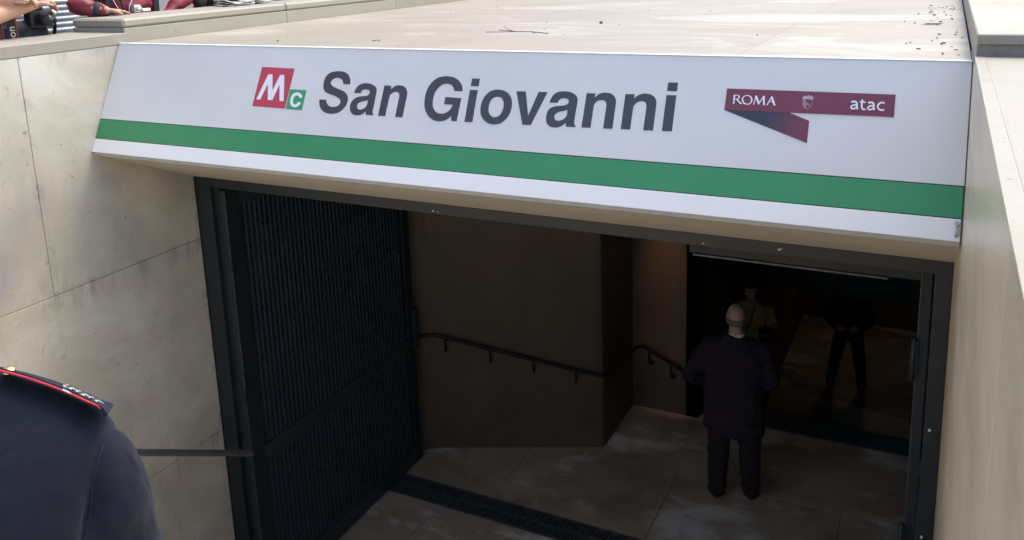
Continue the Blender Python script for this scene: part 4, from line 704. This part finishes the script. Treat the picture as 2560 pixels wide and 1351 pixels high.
def person(label, loc, rz, skin, arms, mats, group=None, legr=(0.105, 0.080, 0.068), rows=None, legs=None, coat=0, hair='short', H=1.0, headt=(0, 0, 0), sleeve=True, vox=0.012, fat=1.0, grip=0.5, extra=None):
    """arms: two lists [shoulder, elbow, wrist, hand direction, palm normal]; body stays one mesh, clothes are children"""
    t = thing('person', label, 'person', group, loc, rz)
    t.scale = (H, H, H)
    legs = legs or [[(s * 0.09, 0, 0.92), (s * 0.10, 0.01, 0.49), (s * 0.10, -0.02, 0.09)] for s in (-1, 1)]
    rot = Matrix.Rotation(headt[0], 3, 'X') @ Matrix.Rotation(headt[2], 3, 'Z')
    hc = Vector((0, 0.03, 1.475)) + rot @ Vector((0, 0.0, 0.155))
    bm = bmesh.new()
    head_bm(bm, hc, rot)
    cap(bm, (0, 0.0, 1.42), 0.062, hc + rot @ Vector((0, -0.02, -0.07)), 0.055)
    loft_rows(bm, [(0.9, .14, .095, 0), (1.05, .13, .09, 0), (1.25, .15, .105, 0), (1.38, .16, .085, 0), (1.44, .08, .06, 0)], 20)
    for a in arms:
        chain(bm, a[:3], (0.045, 0.040, 0.028) if sleeve else (0.05, 0.052, 0.032)); hand(bm, a[2], a[3], a[4], grip)
    for l in legs: chain(bm, l, (0.075, 0.055, 0.04))
    remeshed('body', bm, skin, t, 0.0065, 3)
    for s in (-1, 1):
        bm = bmesh.new(); ell(bm, hc + rot @ Vector((s * 0.031, 0.083, 0.010)), (0.012, 0.010, 0.011), None, 12)
        e = bmesh_obj('eye', bm, M['eye'], t, True)
        bm = bmesh.new(); ell(bm, hc + rot @ Vector((s * 0.031, 0.091, 0.010)), (0.006, 0.004, 0.006), None, 10)
        bmesh_obj('iris', bm, M['iris'], e, True)
    if hair:
        bm = bmesh.new()
        if hair == 'fringe':
            for k in range(9):
                a = R(200 + k * 17.5); ell(bm, hc + rot @ Vector((math.cos(a) * 0.070, -0.012 + math.sin(a) * 0.090, -0.012)), (0.016, 0.016, 0.034), None, 10)
        elif hair == 'cap':
            ell(bm, hc + rot @ Vector((0, -0.012, 0.05)), (0.086, 0.106, 0.082), rot, 20); ell(bm, hc + rot @ Vector((0, 0.10, 0.055)), (0.06, 0.05, 0.008), rot, 14)
        else:
            ell(bm, hc + rot @ Vector((0, -0.026, 0.048)), (0.085, 0.098, 0.088), rot, 20)
            if hair == 'long':
                cap(bm, hc + rot @ Vector((0, -0.075, 0.03)), 0.07, hc + rot @ Vector((0, -0.085, -0.16)), 0.06)
                for s in (-1, 1): cap(bm, hc + rot @ Vector((s * 0.07, -0.02, 0.03)), 0.03, hc + rot @ Vector((s * 0.085, -0.02, -0.17)), 0.028)
        h_ = remeshed('hair', bm, mats.get('hair', M['hairb']), t, 0.008, 2); rumple(h_, 0.006, 45, 2)
    bm = bmesh.new()
    rows = rows or [(0.88, .185, .125, 0), (0.98, .18, .125, 0), (1.10, .172, .12, 0), (1.22, .19, .13, 0), (1.33, .205, .125, 0), (1.39, .20, .105, 0), (1.43, .175, .088, 0), (1.465, .11, .072, 0), (1.50, .07, .06, 0)]
    if coat:
        rows = [(coat, .205, .145, 0), (coat + 0.10, .205, .14, 0)] + [(a, b * 1.12, c_ * 1.1, d) for a, b, c_, d in rows]
    rows = [(a, b * (fat if a < 1.42 else 1), c_ * (fat if a < 1.42 else 1), d) for a, b, c_, d in rows]
    loft_rows(bm, rows)
    k_ = 1.22 if coat else 1.0
    for a in arms:
        s_, e_, w_ = Vector(a[0]), Vector(a[1]), Vector(a[2])
        if sleeve: chain(bm, [s_, e_, e_.lerp(w_, 0.90)], (0.064 * k_, 0.056 * k_, 0.045 * k_))
        else: chain(bm, [s_, s_.lerp(e_, 0.55)], (0.066, 0.064))
    j = remeshed('jacket', bm, mats['top'], t, vox, 4)
    rumple(j, 0.016, 7, rz + 1, (1, 1, 1.6)); rumple(j, 0.006, 19, rz + 3, (1, 1, 2.2))
    bm = bmesh.new()
    for l in legs: chain(bm, l, legr)
    loft_rows(bm, [(0.80, .16, .11, 0), (0.9, .165, .115, 0), (1.0, .16, .11, 0)], 20)
    tr = remeshed('trousers', bm, mats['legs'], t, 0.014, 4); rumple(tr, 0.010, 11, rz + 5, (1, 1, 1.7))
    for l in legs:
        f = Vector(l[2]) + Vector((0, 0.02, 0)); bm = bmesh.new()
        cap(bm, f + Vector((0, -0.03, -0.045)), 0.042, f + Vector((0, 0.13, -0.055)), 0.036); cap(bm, f, 0.045, f + Vector((0, 0.02, -0.04)), 0.045)
        remeshed('shoe', bm, M['shoe'], t, 0.009, 2)
    return t
def strip(name, pts, w_, th, mat, parent, side=None):
    """flat band following pts"""
    pts = [Vector(p) for p in pts]; bm = bmesh.new(); rings = []
    for i, p in enumerate(pts):
        d = (pts[min(i + 1, len(pts) - 1)] - pts[max(i - 1, 0)]).normalized(); s_ = Vector(side) if side else d.cross(Vector((0, 0, 1)))
        s_ = (s_ - d * s_.dot(d)).normalized(); n = d.cross(s_).normalized()
        rings.append([p + s_ * w_ / 2 + n * th / 2, p - s_ * w_ / 2 + n * th / 2, p - s_ * w_ / 2 - n * th / 2, p + s_ * w_ / 2 - n * th / 2])
    ring_loft(bm, rings); return bmesh_obj(name, bm, mat, parent, False)
down = (0, 0, -1)

# --- the officer close to the camera, seen over his right shoulder
OFF = [(0.72, .215, .135, 0), (0.82, .205, .135, 0), (0.95, .185, .128, 0), (1.05, .178, .122, 0), (1.15, .186, .126, 0.0), (1.25, .194, .130, 0.0), (1.33, .196, .125, 0), (1.385, .194, .108, 0), (1.425, .190, .084, 0), (1.448, .180, .066, 0.002), (1.466, .152, .052, 0.004), (1.487, .112, .044, 0.006), (1.502, .070, .044, 0.008), (1.512, .040, .040, 0.012)]
off = thing('person', 'uniformed officer in navy jacket with red piped epaulette, seen from behind at lower left', 'person', None, (-1.172, 0.621, 2.445), R(27))
bm = bmesh.new(); hc = Vector((-0.12, 0.06, 1.64)); HT = Matrix.Rotation(R(-24), 3, 'Y'); head_bm(bm, hc, HT); cap(bm, (-0.02, 0, 1.42), 0.046, (-0.09, 0.03, 1.56), 0.046)
loft_rows(bm, [(0.9, .14, .095, 0), (1.25, .15, .10, 0), (1.38, .15, .075, 0), (1.44, .07, .05, 0)], 20)
ARM = [[(0.150, 0, 1.385), (0.205, -0.005, 1.12), (0.236, 0.10, 0.90), (0.05, 0.35, -0.9), (-1, 0, 0)], [(-0.150, 0, 1.385), (-0.205, -0.005, 1.12), (-0.236, 0.10, 0.90), (-0.05, 0.35, -0.9), (1, 0, 0)]]
for a in ARM: chain(bm, a[:3], (0.032, 0.034, 0.028)); hand(bm, a[2], a[3], a[4], 0.3)
LEG = [[(s * 0.09, 0, 0.92), (s * 0.10, 0.01, 0.49), (s * 0.10, -0.02, 0.09)] for s in (-1, 1)]
for l in LEG: chain(bm, l, (0.075, 0.055, 0.04))
remeshed('body', bm, M['skin3'], off, 0.0065, 3)
for s in (-1, 1):
    bm = bmesh.new(); ell(bm, hc + HT @ Vector((s * 0.031, 0.083, 0.010)), (0.012, 0.010, 0.011), None, 12); e = bmesh_obj('eye', bm, M['eye'], off, True)
    bm = bmesh.new(); ell(bm, hc + HT @ Vector((s * 0.031, 0.091, 0.010)), (0.006, 0.004, 0.006), None, 10); bmesh_obj('iris', bm, M['iris'], e, True)
bm = bmesh.new(); ell(bm, hc + HT @ Vector((0, -0.026, 0.045)), (0.083, 0.096, 0.086), HT, 20); h_ = remeshed('hair', bm, M['hairb'], off, 0.008, 2); rumple(h_, 0.005, 45, 2)
bm = bmesh.new(); loft_rows(bm, OFF, 36)
for s in (-1, 1):
    A1 = [(s * 0.152, 0, 1.404), (s * 0.173, 0, 1.362), (s * 0.181, 0.0, 1.29), (s * 0.190, -0.004, 1.22), (s * 0.207, -0.006, 1.12)]
    for p, q, a, b in zip(A1, A1[1:], (0.050, 0.054, 0.055, 0.055), (0.054, 0.055, 0.055, 0.054)): cap(bm, p, a, q, b, 1, 20)
    cap(bm, A1[-1], 0.054, (s * 0.236, 0.09, 0.925), 0.044, 1, 20)
jk = remeshed('jacket', bm, M['navy'], off, 0.0055, 5, 0.6)
from mathutils import noise as NZ_
me = jk.data; nn = [v.normal.copy() for v in me.vertices]
def g_(x, w_): return math.exp(-(x / w_) ** 2)
for v, n in zip(me.vertices, nn):
    x, y, z_ = v.co
    s = 1 if x > 0 else -1; ax = abs(x)
    amp = 0.0
    if z_ < 1.44:
        # armhole seam groove
        seam = 0.196 - (1.45 - z_) * 0.17
        amp -= 0.0045 * g_(ax - seam, 0.006)
        # diagonal sleeve folds running down and out from the armhole
        if ax > seam:
            q = (z_ - 1.30) - 1.1 * (ax - 0.20)
            k2 = 1.0 if y < 0 else 0.3; k2 *= max(0.25, min(1, (0.25 - ax) / 0.03))
            amp += k2 * (0.006 * g_(q, 0.025) - 0.010 * g_(q + 0.055, 0.022) + 0.004 * g_(q + 0.10, 0.022) - 0.005 * g_(q - 0.055, 0.025))
        # shoulder blade and soft folds across the back
        if ax < seam and y < 0:
            amp += 0.008 * g_(ax - 0.10, 0.06) * g_(z_ - 1.31, 0.06)
            q = (z_ - 1.23) + 0.9 * (0.19 - ax)
            amp -= 0.010 * g_(q - 0.06, 0.03) * g_(ax - 0.14, 0.06)
            amp -= 0.010 * g_(ax, 0.03)
    amp += 0.0030 * NZ_.noise(Vector((x * 16, y * 16, z_ * 9)))
    v.co += n * amp
for s in (-1, 1):                     # armhole and back seams laid on the finished cloth
    me.update(); pth = []
    for k in range(26):
        zz = 1.452 - k * 0.011; hit, loc_, nr_, _i = jk.ray_cast(Vector((s * (0.196 - (1.45 - zz) * 0.17), -0.6, zz)), Vector((0, 1, 0)))
        if hit: pth.append(loc_ + nr_ * 0.0002)
    tube_obj('armhole_seam', pth, 0.0011, M['thread'], jk, 6)
pth = []
for k in range(60):
    zz = 1.50 - k * 0.012; hit, loc_, nr_, _i = jk.ray_cast(Vector((0, -0.6, zz)), Vector((0, 1, 0)))
    if hit: pth.append(loc_ + nr_ * 0.0002)
tube_obj('back_seam', pth, 0.0011, M['thread'], jk, 6)
bm = bmesh.new()
for l in LEG: chain(bm, l, (0.105, 0.080, 0.068))
loft_rows(bm, [(0.70, .18, .115, 0), (0.9, .17, .115, 0), (1.0, .16, .11, 0)], 20)
tr = remeshed('trousers', bm, M['navy'], off, 0.014, 4); rumple(tr, 0.008, 11, 5, (1, 1, 1.7))
for s in (-1, 1):
    strip('trouser_stripe', [(s * 0.165, 0, 0.93), (s * 0.172, 0, 0.80), (s * 0.184, 0.01, 0.49), (s * 0.170, -0.02, 0.10)], 0.035, 0.006, M['piping'], off, (0, 1, 0))
for l in LEG:
    f = Vector(l[2]); bm = bmesh.new(); cap(bm, f + Vector((0, -0.03, -0.045)), 0.042, f + Vector((0, 0.13, -0.055)), 0.036); cap(bm, f, 0.045, f + Vector((0, 0.02, -0.04)), 0.045)
    remeshed('shoe', bm, M['shoe'], off, 0.009, 2)
for s in (-1, 1):
    top = [(s * 0.050, 0.006, 1.524), (s * 0.075, 0.006, 1.517), (s * 0.105, 0.006, 1.506), (s * 0.135, 0.004, 1.494), (s * 0.158, 0.003, 1.483), (s * 0.178, 0.0, 1.474), (s * 0.190, 0.0, 1.466), (s * 0.196, 0.0, 1.459)]
    ep = strip('epaulette', catmull(top, 4), 0.046, 0.005, M['navy'], off, (0, 1, -0.62))
    for yy in (-0.023, 0.023):
        tube_obj('piping', catmull([(x + s * (0.002 if i > 5 else 0), yy * 0.85 + y__, z_ - yy * 0.53 - 0.001 - (0.004 if i > 6 else 0)) for i, (x, y__, z_) in enumerate(top if yy < 0 else top[:-2])], 4), 0.0017, M['piping'], ep, 8)
    bm = bmesh.new(); ell(bm, (s * 0.070, -0.004, 1.526), (0.009, 0.009, 0.006), None, 14); bmesh_obj('button', bm, M['gold'], ep, True)
    for k, xx in enumerate((0.148, 0.164, 0.180)):
        zz = 1.4925 - (xx - 0.148) * 0.62
        bm = bmesh.new()
        for q in range(5):          # a five pointed star standing proud of the strap
            a = R(90 + 72 * q)
            cap(bm, (s * xx, 0, zz + 0.003), 0.0022, (s * (xx + math.cos(a) * 0.0075), math.sin(a) * 0.010, zz - math.cos(a) * 0.0054 + 0.003), 0.0012, 1, 8)
        bx(bm, s * xx - 0.0022, s * xx + 0.0022, -0.014, 0.012, zz + 0.001, zz + 0.0060)
        for v in bm.verts: v.co.z -= 0.62 * v.co.y
        bmesh_obj('rank_star', bm, M['silver'], ep, False)
    bm = bmesh.new(); tube(bm, [(s * 0.146, -0.0165, 1.502), (s * 0.182, -0.0165, 1.480)], 0.0012, 6); bmesh_obj('rank_bar', bm, M['silver'], ep, False)
bm = bmesh.new(); loft_rows(bm, [(1.505, .046, .050, 0.008), (1.53, .048, .056, 0.014), (1.55, .046, .056, 0.016)], 24)
for v in bm.verts: v.co.x -= 0.030 + (v.co.z - 1.505) * 0.4
bmesh_obj('collar', bm, M['navy'], off, True)

# --- bystanders behind the left parapet (street level)
FAC = R(-90)                          # facing +x, towards the entrance
A_ = person('bystander in black with bare forearm raised, holding a camera beside the left wall', (-5.02, 3.10, ST), FAC, M['skin'],
    [[(0.19, 0, 1.40), (0.23, 0.14, 1.22), (0.03, 0.36, 1.20), (-0.9, 0.3, 0.1), (0, 0, -1)],
     [(-0.19, 0, 1.40), (0.12, 0.335, 1.115), (-0.135, 0.325, 1.165), (-1, 0.05, 0.12), (0, 0, -1)]],
    {'top': M['black'], 'legs': M['jeans'], 'hair': M['hairb']}, 'bystanders leaning on the parapet', sleeve=False, grip=0.8)
B_ = person('bystander in a burgundy leather jacket with black straps and white earphone cable', (-4.98, 4.07, ST), FAC, M['skin'],
    [[(0.21, -0.02, 1.39), (0.48, 0.17, 1.135), (0.385, 0.31, 1.10), (-1.0, 0.05, -0.12), (0, 0, -1)],
     [(-0.21, -0.02, 1.39), (-0.40, 0.16, 1.14), (-0.16, 0.20, 1.00), (0.9, 0.1, -0.3), (0, 0, -1)]],
    {'top': M['leather'], 'legs': M['jeans'], 'hair': M['hairb']}, 'bystanders leaning on the parapet', fat=1.32, hair='long', grip=0.12)
C_ = person('bystander in black bending over newspapers on the parapet', (-5.08, 5.02, ST), FAC, M['skin2'],
    [[(0.20, -0.02, 1.39), (0.34, 0.20, 1.13), (0.12, 0.36, 1.10), (-1, 0.2, -0.1), (0, 0, -1)],
     [(-0.20, -0.02, 1.39), (-0.22, 0.28, 1.12), (-0.36, 0.40, 1.095), (-1, 0.3, -0.1), (0, 0, -1)]],
    {'top': M['black'], 'legs': M['jeans'], 'hair': M['hairb']}, 'bystanders leaning on the parapet', fat=1.05, grip=0.2)
# straps, cable and buckle worn by the person in burgundy (local: x right, y forward)
for x in (0.235, -0.035, -0.14):
    strip('strap', [(x * 0.8, -0.02, 1.50), (x * 0.95, 0.145, 1.38), (x, 0.165, 1.25), (x, 0.160, 1.12), (x, 0.155, 0.98)], 0.045 if x < 0.2 else 0.05, 0.006, M['black'], B_, (1, 0, 0))
tube_obj('earphone_cable', catmull([(0.06, 0.12, 1.45), (0.05, 0.165, 1.30), (0.05, 0.170, 1.17), (0.09, 0.172, 1.10), (0.10, 0.172, 1.00)], 6), 0.0028, M['cable'], B_, 8)
tube_obj('earphone_cable', catmull([(0.10, 0.12, 1.45), (0.17, 0.165, 1.26), (0.215, 0.172, 1.19), (0.20, 0.175, 1.13), (0.16, 0.175, 1.07)], 6), 0.0028, M['cable'], B_, 8)
tube_obj('lanyard', catmull([(0.14, 0.12, 1.45), (0.17, 0.165, 1.25), (0.15, 0.18, 1.12), (0.14, 0.19, 1.05)], 6), 0.006, M['black'], B_, 8)
bm = bmesh.new(); bx(bm, 0.355, 0.385, 0.25, 0.30, 1.062, 1.070)
tube(bm, [(0.400, 0.292, 1.105), (0.418, 0.265, 1.110)], [0.042, 0.046], 14); bmesh_obj('cuff', bm, M['greyfab'], B_, True)
bk = thing('compact_camera', 'small silver camera with white label hanging over the parapet in front of the burgundy jacket', 'camera')
box('camera_body', -4.79, -4.755, 3.975, 4.025, 4.213, 4.262, M['silver'], bk, 0.004)
tube_obj('lens_ring', [(-4.755, 4.0, 4.238), (-4.735, 4.0, 4.238)], 0.017, M['silver'], bk, 16)
box('wrist_tag', -4.775, -4.745, 4.03, 4.095, 4.216, 4.236, M['cable'], bk, 0.004)

# camera and bag gear of the person at the far left
cg = thing('camera', 'black camera held in the hand of the bystander at the top left corner', 'camera', None, (-4.80, 3.32, 4.225), R(-90))
box('camera_body', -0.065, 0.065, -0.035, 0.035, -0.05, 0.05, M['plastic'], cg, 0.010)
box('viewfinder', -0.025, 0.025, -0.03, 0.03, 0.05, 0.072, M['plastic'], cg, 0.006)
tube_obj('lens', [(0.0, 0.03, 0.0), (0.0, 0.12, -0.012)], 0.036, M['plastic'], cg, 20); tube_obj('lens_glass', [(0.0, 0.120, -0.012), (0, 0.122, -0.0122)], 0.028, M['glass'], cg, 20)
strip('hand_strap', catmull([(-0.07, 0, 0.04), (-0.085, 0.02, 0.0), (-0.095, 0.01, -0.06), (-0.085, 0.0, -0.12), (-0.07, 0, -0.16)], 4), 0.03, 0.004, M['black'], cg, (0, 1, 0))
tube_obj('key_ring', [(-0.075, 0.03, 0.045), (-0.09, 0.045, 0.02)], 0.012, M['silver'], cg, 10)
bg_ = thing('camera_bag', 'dark grey camera bag hanging on the chest of the bystander at the far left', 'bag', None, (-4.86, 3.27, 4.11), R(-90))
bm = bmesh.new(); loft_rows(bm, [(-0.16, .13, .05, 0), (-0.13, .15, .07, 0), (0.0, .15, .075, 0), (0.07, .13, .065, 0), (0.11, .06, .04, 0)], 24)
b1 = remeshed('bag_body', bm, M['greyfab'], bg_, 0.008, 4); rumple(b1, 0.010, 14, 3)
strip('bag_seam', catmull([(-0.13, 0.075, 0.0), (-0.04, 0.086, 0.055), (0.02, 0.086, 0.075), (0.10, 0.075, 0.0)], 5), 0.006, 0.006, M['black'], bg_, (0, 1, 0))
def text_on(name, s, size, mat, parent, mtx):
    cu = bpy.data.curves.new(name, 'FONT'); cu.body = s; cu.size = size; cu.extrude = 0.0004; cu.align_x = 'CENTER'; cu.offset = 0.0006
    o = bpy.data.objects.new('tmp', cu); C.objects.link(o)
    me = bpy.data.meshes.new_from_object(o.evaluated_get(bpy.context.evaluated_depsgraph_get())); bpy.data.objects.remove(o)
    me.transform(mtx); me.materials.clear(); return link(name, me, mat, parent)
def camstrap(label, y0, lab):
    s_ = thing('camera_strap', label, 'strap')
    b = box('strap_band', -4.768, -4.764, y0 - 0.026, y0 + 0.026, 3.85, 4.25, M['black'], s_)
    box('strap_edge', -4.7665, -4.7630, y0 + 0.0265, y0 + 0.034, 3.85, 4.25, M['strapred'], s_)
    text_on('strap_text', 'Canon', 0.062, M['straptext'] if lab else M['strapred'], s_, Matrix(((0, 0, 1, -4.7632), (0, -1, 0, y0 + 0.018), (1, 0, 0, 4.115), (0, 0, 0, 1))))
    return s_
camstrap('black camera strap with pale Canon lettering and red edge in front of the grey bag', 3.128, True)
camstrap('black camera strap with dark red lettering at the extreme left edge of the picture', 3.045, False)

# newspapers and the brown bag
def paper(label, x, y, rz, w_, d_, seed):
    t = thing('newspaper', label, 'newspaper', None, (x, y, 4.212), rz)
    from mathutils import noise as N
    for lay in range(3):
        bm = bmesh.new(); g = [[bm.verts.new(((i / 10 - 0.5) * w_, (j / 8 - 0.5) * d_, 0.003 + 0.006 * lay + max(0, 0.028 * (abs(i / 10 - 0.5) ** 1.5) * (lay + 1) + 0.012 * N.noise(Vector((i * .4 + seed, j * .4, lay)))))) for j in range(9)] for i in range(11)]
        for i in range(10):
            for j in range(8): bm.faces.new((g[i][j], g[i + 1][j], g[i + 1][j + 1], g[i][j + 1]))
        o = bmesh_obj('page', bm, M['paper'], t, True); sd_ = o.modifiers.new('s', 'SOLIDIFY'); sd_.thickness = 0.001
        if lay == 2:
            bm = bmesh.new()
            for r_ in range(7):
                yy = -d_ * 0.38 + r_ * d_ * 0.12
                for c_ in range(3):
                    if random.random() < 0.85:
                        xx = -w_ * 0.42 + c_ * w_ * 0.29; pts_ = []
                        ii = max(0, min(10, round((xx / w_ + .5) * 10))); zz = max(g_i for g_i in (0.036,)) 
                        bx(bm, xx, xx + w_ * 0.24, yy, yy + d_ * 0.05, 0.030, 0.0312)
            bmesh_obj('print', bm, M['print'], t)
    return t
paper('crumpled newspaper with a brown patch lying open on the parapet', -4.55, 4.66, R(75), 0.24, 0.16, 1)
paper('folded black and white newspaper curling on the parapet beside the bare wrist', -4.58, 4.92, R(100), 0.22, 0.15, 5)
bb = thing('handbag', 'dark brown tapered bag hanging between the burgundy jacket and the newspapers', 'bag', None, (-4.84, 4.615, 4.30), R(-90))
bm = bmesh.new(); loft_rows(bm, [(-0.10, .035, .025, 0), (-0.07, .055, .035, 0), (0.0, .085, .05, 0), (0.12, .11, .06, 0), (0.15, .09, .05, 0)], 20); remeshed('bag_body', bm, M['brownbag'], bb, 0.008, 4)
tube_obj('bag_handle', catmull([(-0.07, 0, 0.14), (-0.05, 0, 0.28), (0.05, 0, 0.28), (0.07, 0, 0.14)], 5), 0.008, M['brownbag'], bb, 8)

# --- people in the entrance
P1 = person('bald man in long black overcoat standing with his back turned inside the gate', (-1.345, 6.49, 0.0), R(8), M['skin3'],
    [[(0.21, -0.02, 1.38), (0.30, -0.03, 1.12), (0.20, 0.16, 1.02), (-0.6, 0.6, 0), (-1, 0, 0)],
     [(-0.21, -0.02, 1.38), (-0.36, -0.05, 1.12), (-0.22, 0.14, 0.98), (0.6, 0.6, 0), (1, 0, 0)]],
    {'top': M['overcoat'], 'legs': M['overcoat'], 'hair': M['hairg']}, None, coat=0.64, legr=(0.122, 0.094, 0.074), hair='fringe', H=0.98, fat=1.22, grip=0.8,
    legs=[[(-0.10, 0, 0.92), (-0.12, 0.0, 0.49), (-0.13, -0.03, 0.09)], [(0.10, 0, 0.92), (0.13, 0.01, 0.49), (0.15, 0.02, 0.09)]])
bm = bmesh.new(); loft_rows(bm, [(1.487, .071, .062, 0.008), (1.510, .069, .062, 0.012)], 24); bmesh_obj('shirt_collar', bm, M['lett'], P1, True)
P2 = person('person in yellow jacket and dark cap coming up the inner stairs behind the bald man', (-1.76, 9.24, -0.86), R(185), M['skin3'],
    [[(0.20, -0.02, 1.38), (0.26, 0.10, 1.14), (0.12, 0.30, 1.22), (-0.3, 0.3, 0.8), (-1, 0, 0)],
     [(-0.20, -0.02, 1.38), (-0.30, 0.08, 1.12), (-0.22, 0.30, 1.20), (0.3, 0.3, 0.8), (1, 0, 0)]],
    {'top': M['hivis'], 'legs': M['black'], 'hair': M['black']}, None, hair='cap', fat=1.15, grip=0.7)
tube_obj('lanyard', catmull([(-0.06, 0.10, 1.48), (-0.02, 0.165, 1.30), (0.03, 0.17, 1.15)], 6), 0.006, M['black'], P2, 8)
vc = thing('video_camera', 'black video camera held up by the person in the yellow jacket', 'camera', None, (-1.53, 8.83, 0.40), R(190))
box('camera_body', -0.06, 0.06, -0.10, 0.10, -0.07, 0.07, M['plastic'], vc, 0.012); tube_obj('lens', [(0, 0.10, 0), (0, 0.20, 0)], 0.045, M['plastic'], vc, 18); tube_obj('lens_glass', [(0, 0.20, 0), (0, 0.203, 0)], 0.036, M['glass'], vc, 18)
box('top_handle', -0.012, 0.012, -0.08, 0.06, 0.085, 0.105, M['plastic'], vc, 0.004); box('handle_post', -0.012, 0.012, -0.07, -0.05, 0.07, 0.085, M['plastic'], vc)
P3 = person('dark-clothed man standing with legs apart at the bottom of the inner stairs', (-0.965, 12.40, -1.893), R(178), M['skin3'],
    [[(0.20, -0.02, 1.38), (0.30, 0.04, 1.12), (0.16, 0.18, 1.05), (-0.8, 0.4, 0), (0, -1, 0)],
     [(-0.20, -0.02, 1.38), (-0.30, 0.04, 1.12), (-0.16, 0.18, 1.05), (0.8, 0.4, 0), (0, -1, 0)]],
    {'top': M['black'], 'legs': M['jeans'], 'hair': M['hairb']}, None, fat=1.08, grip=0.6,
    legs=[[(-0.09, 0, 0.92), (-0.17, 0.01, 0.49), (-0.21, -0.02, 0.09)], [(0.09, 0, 0.92), (0.17, 0.01, 0.49), (0.22, 0.03, 0.09)]])
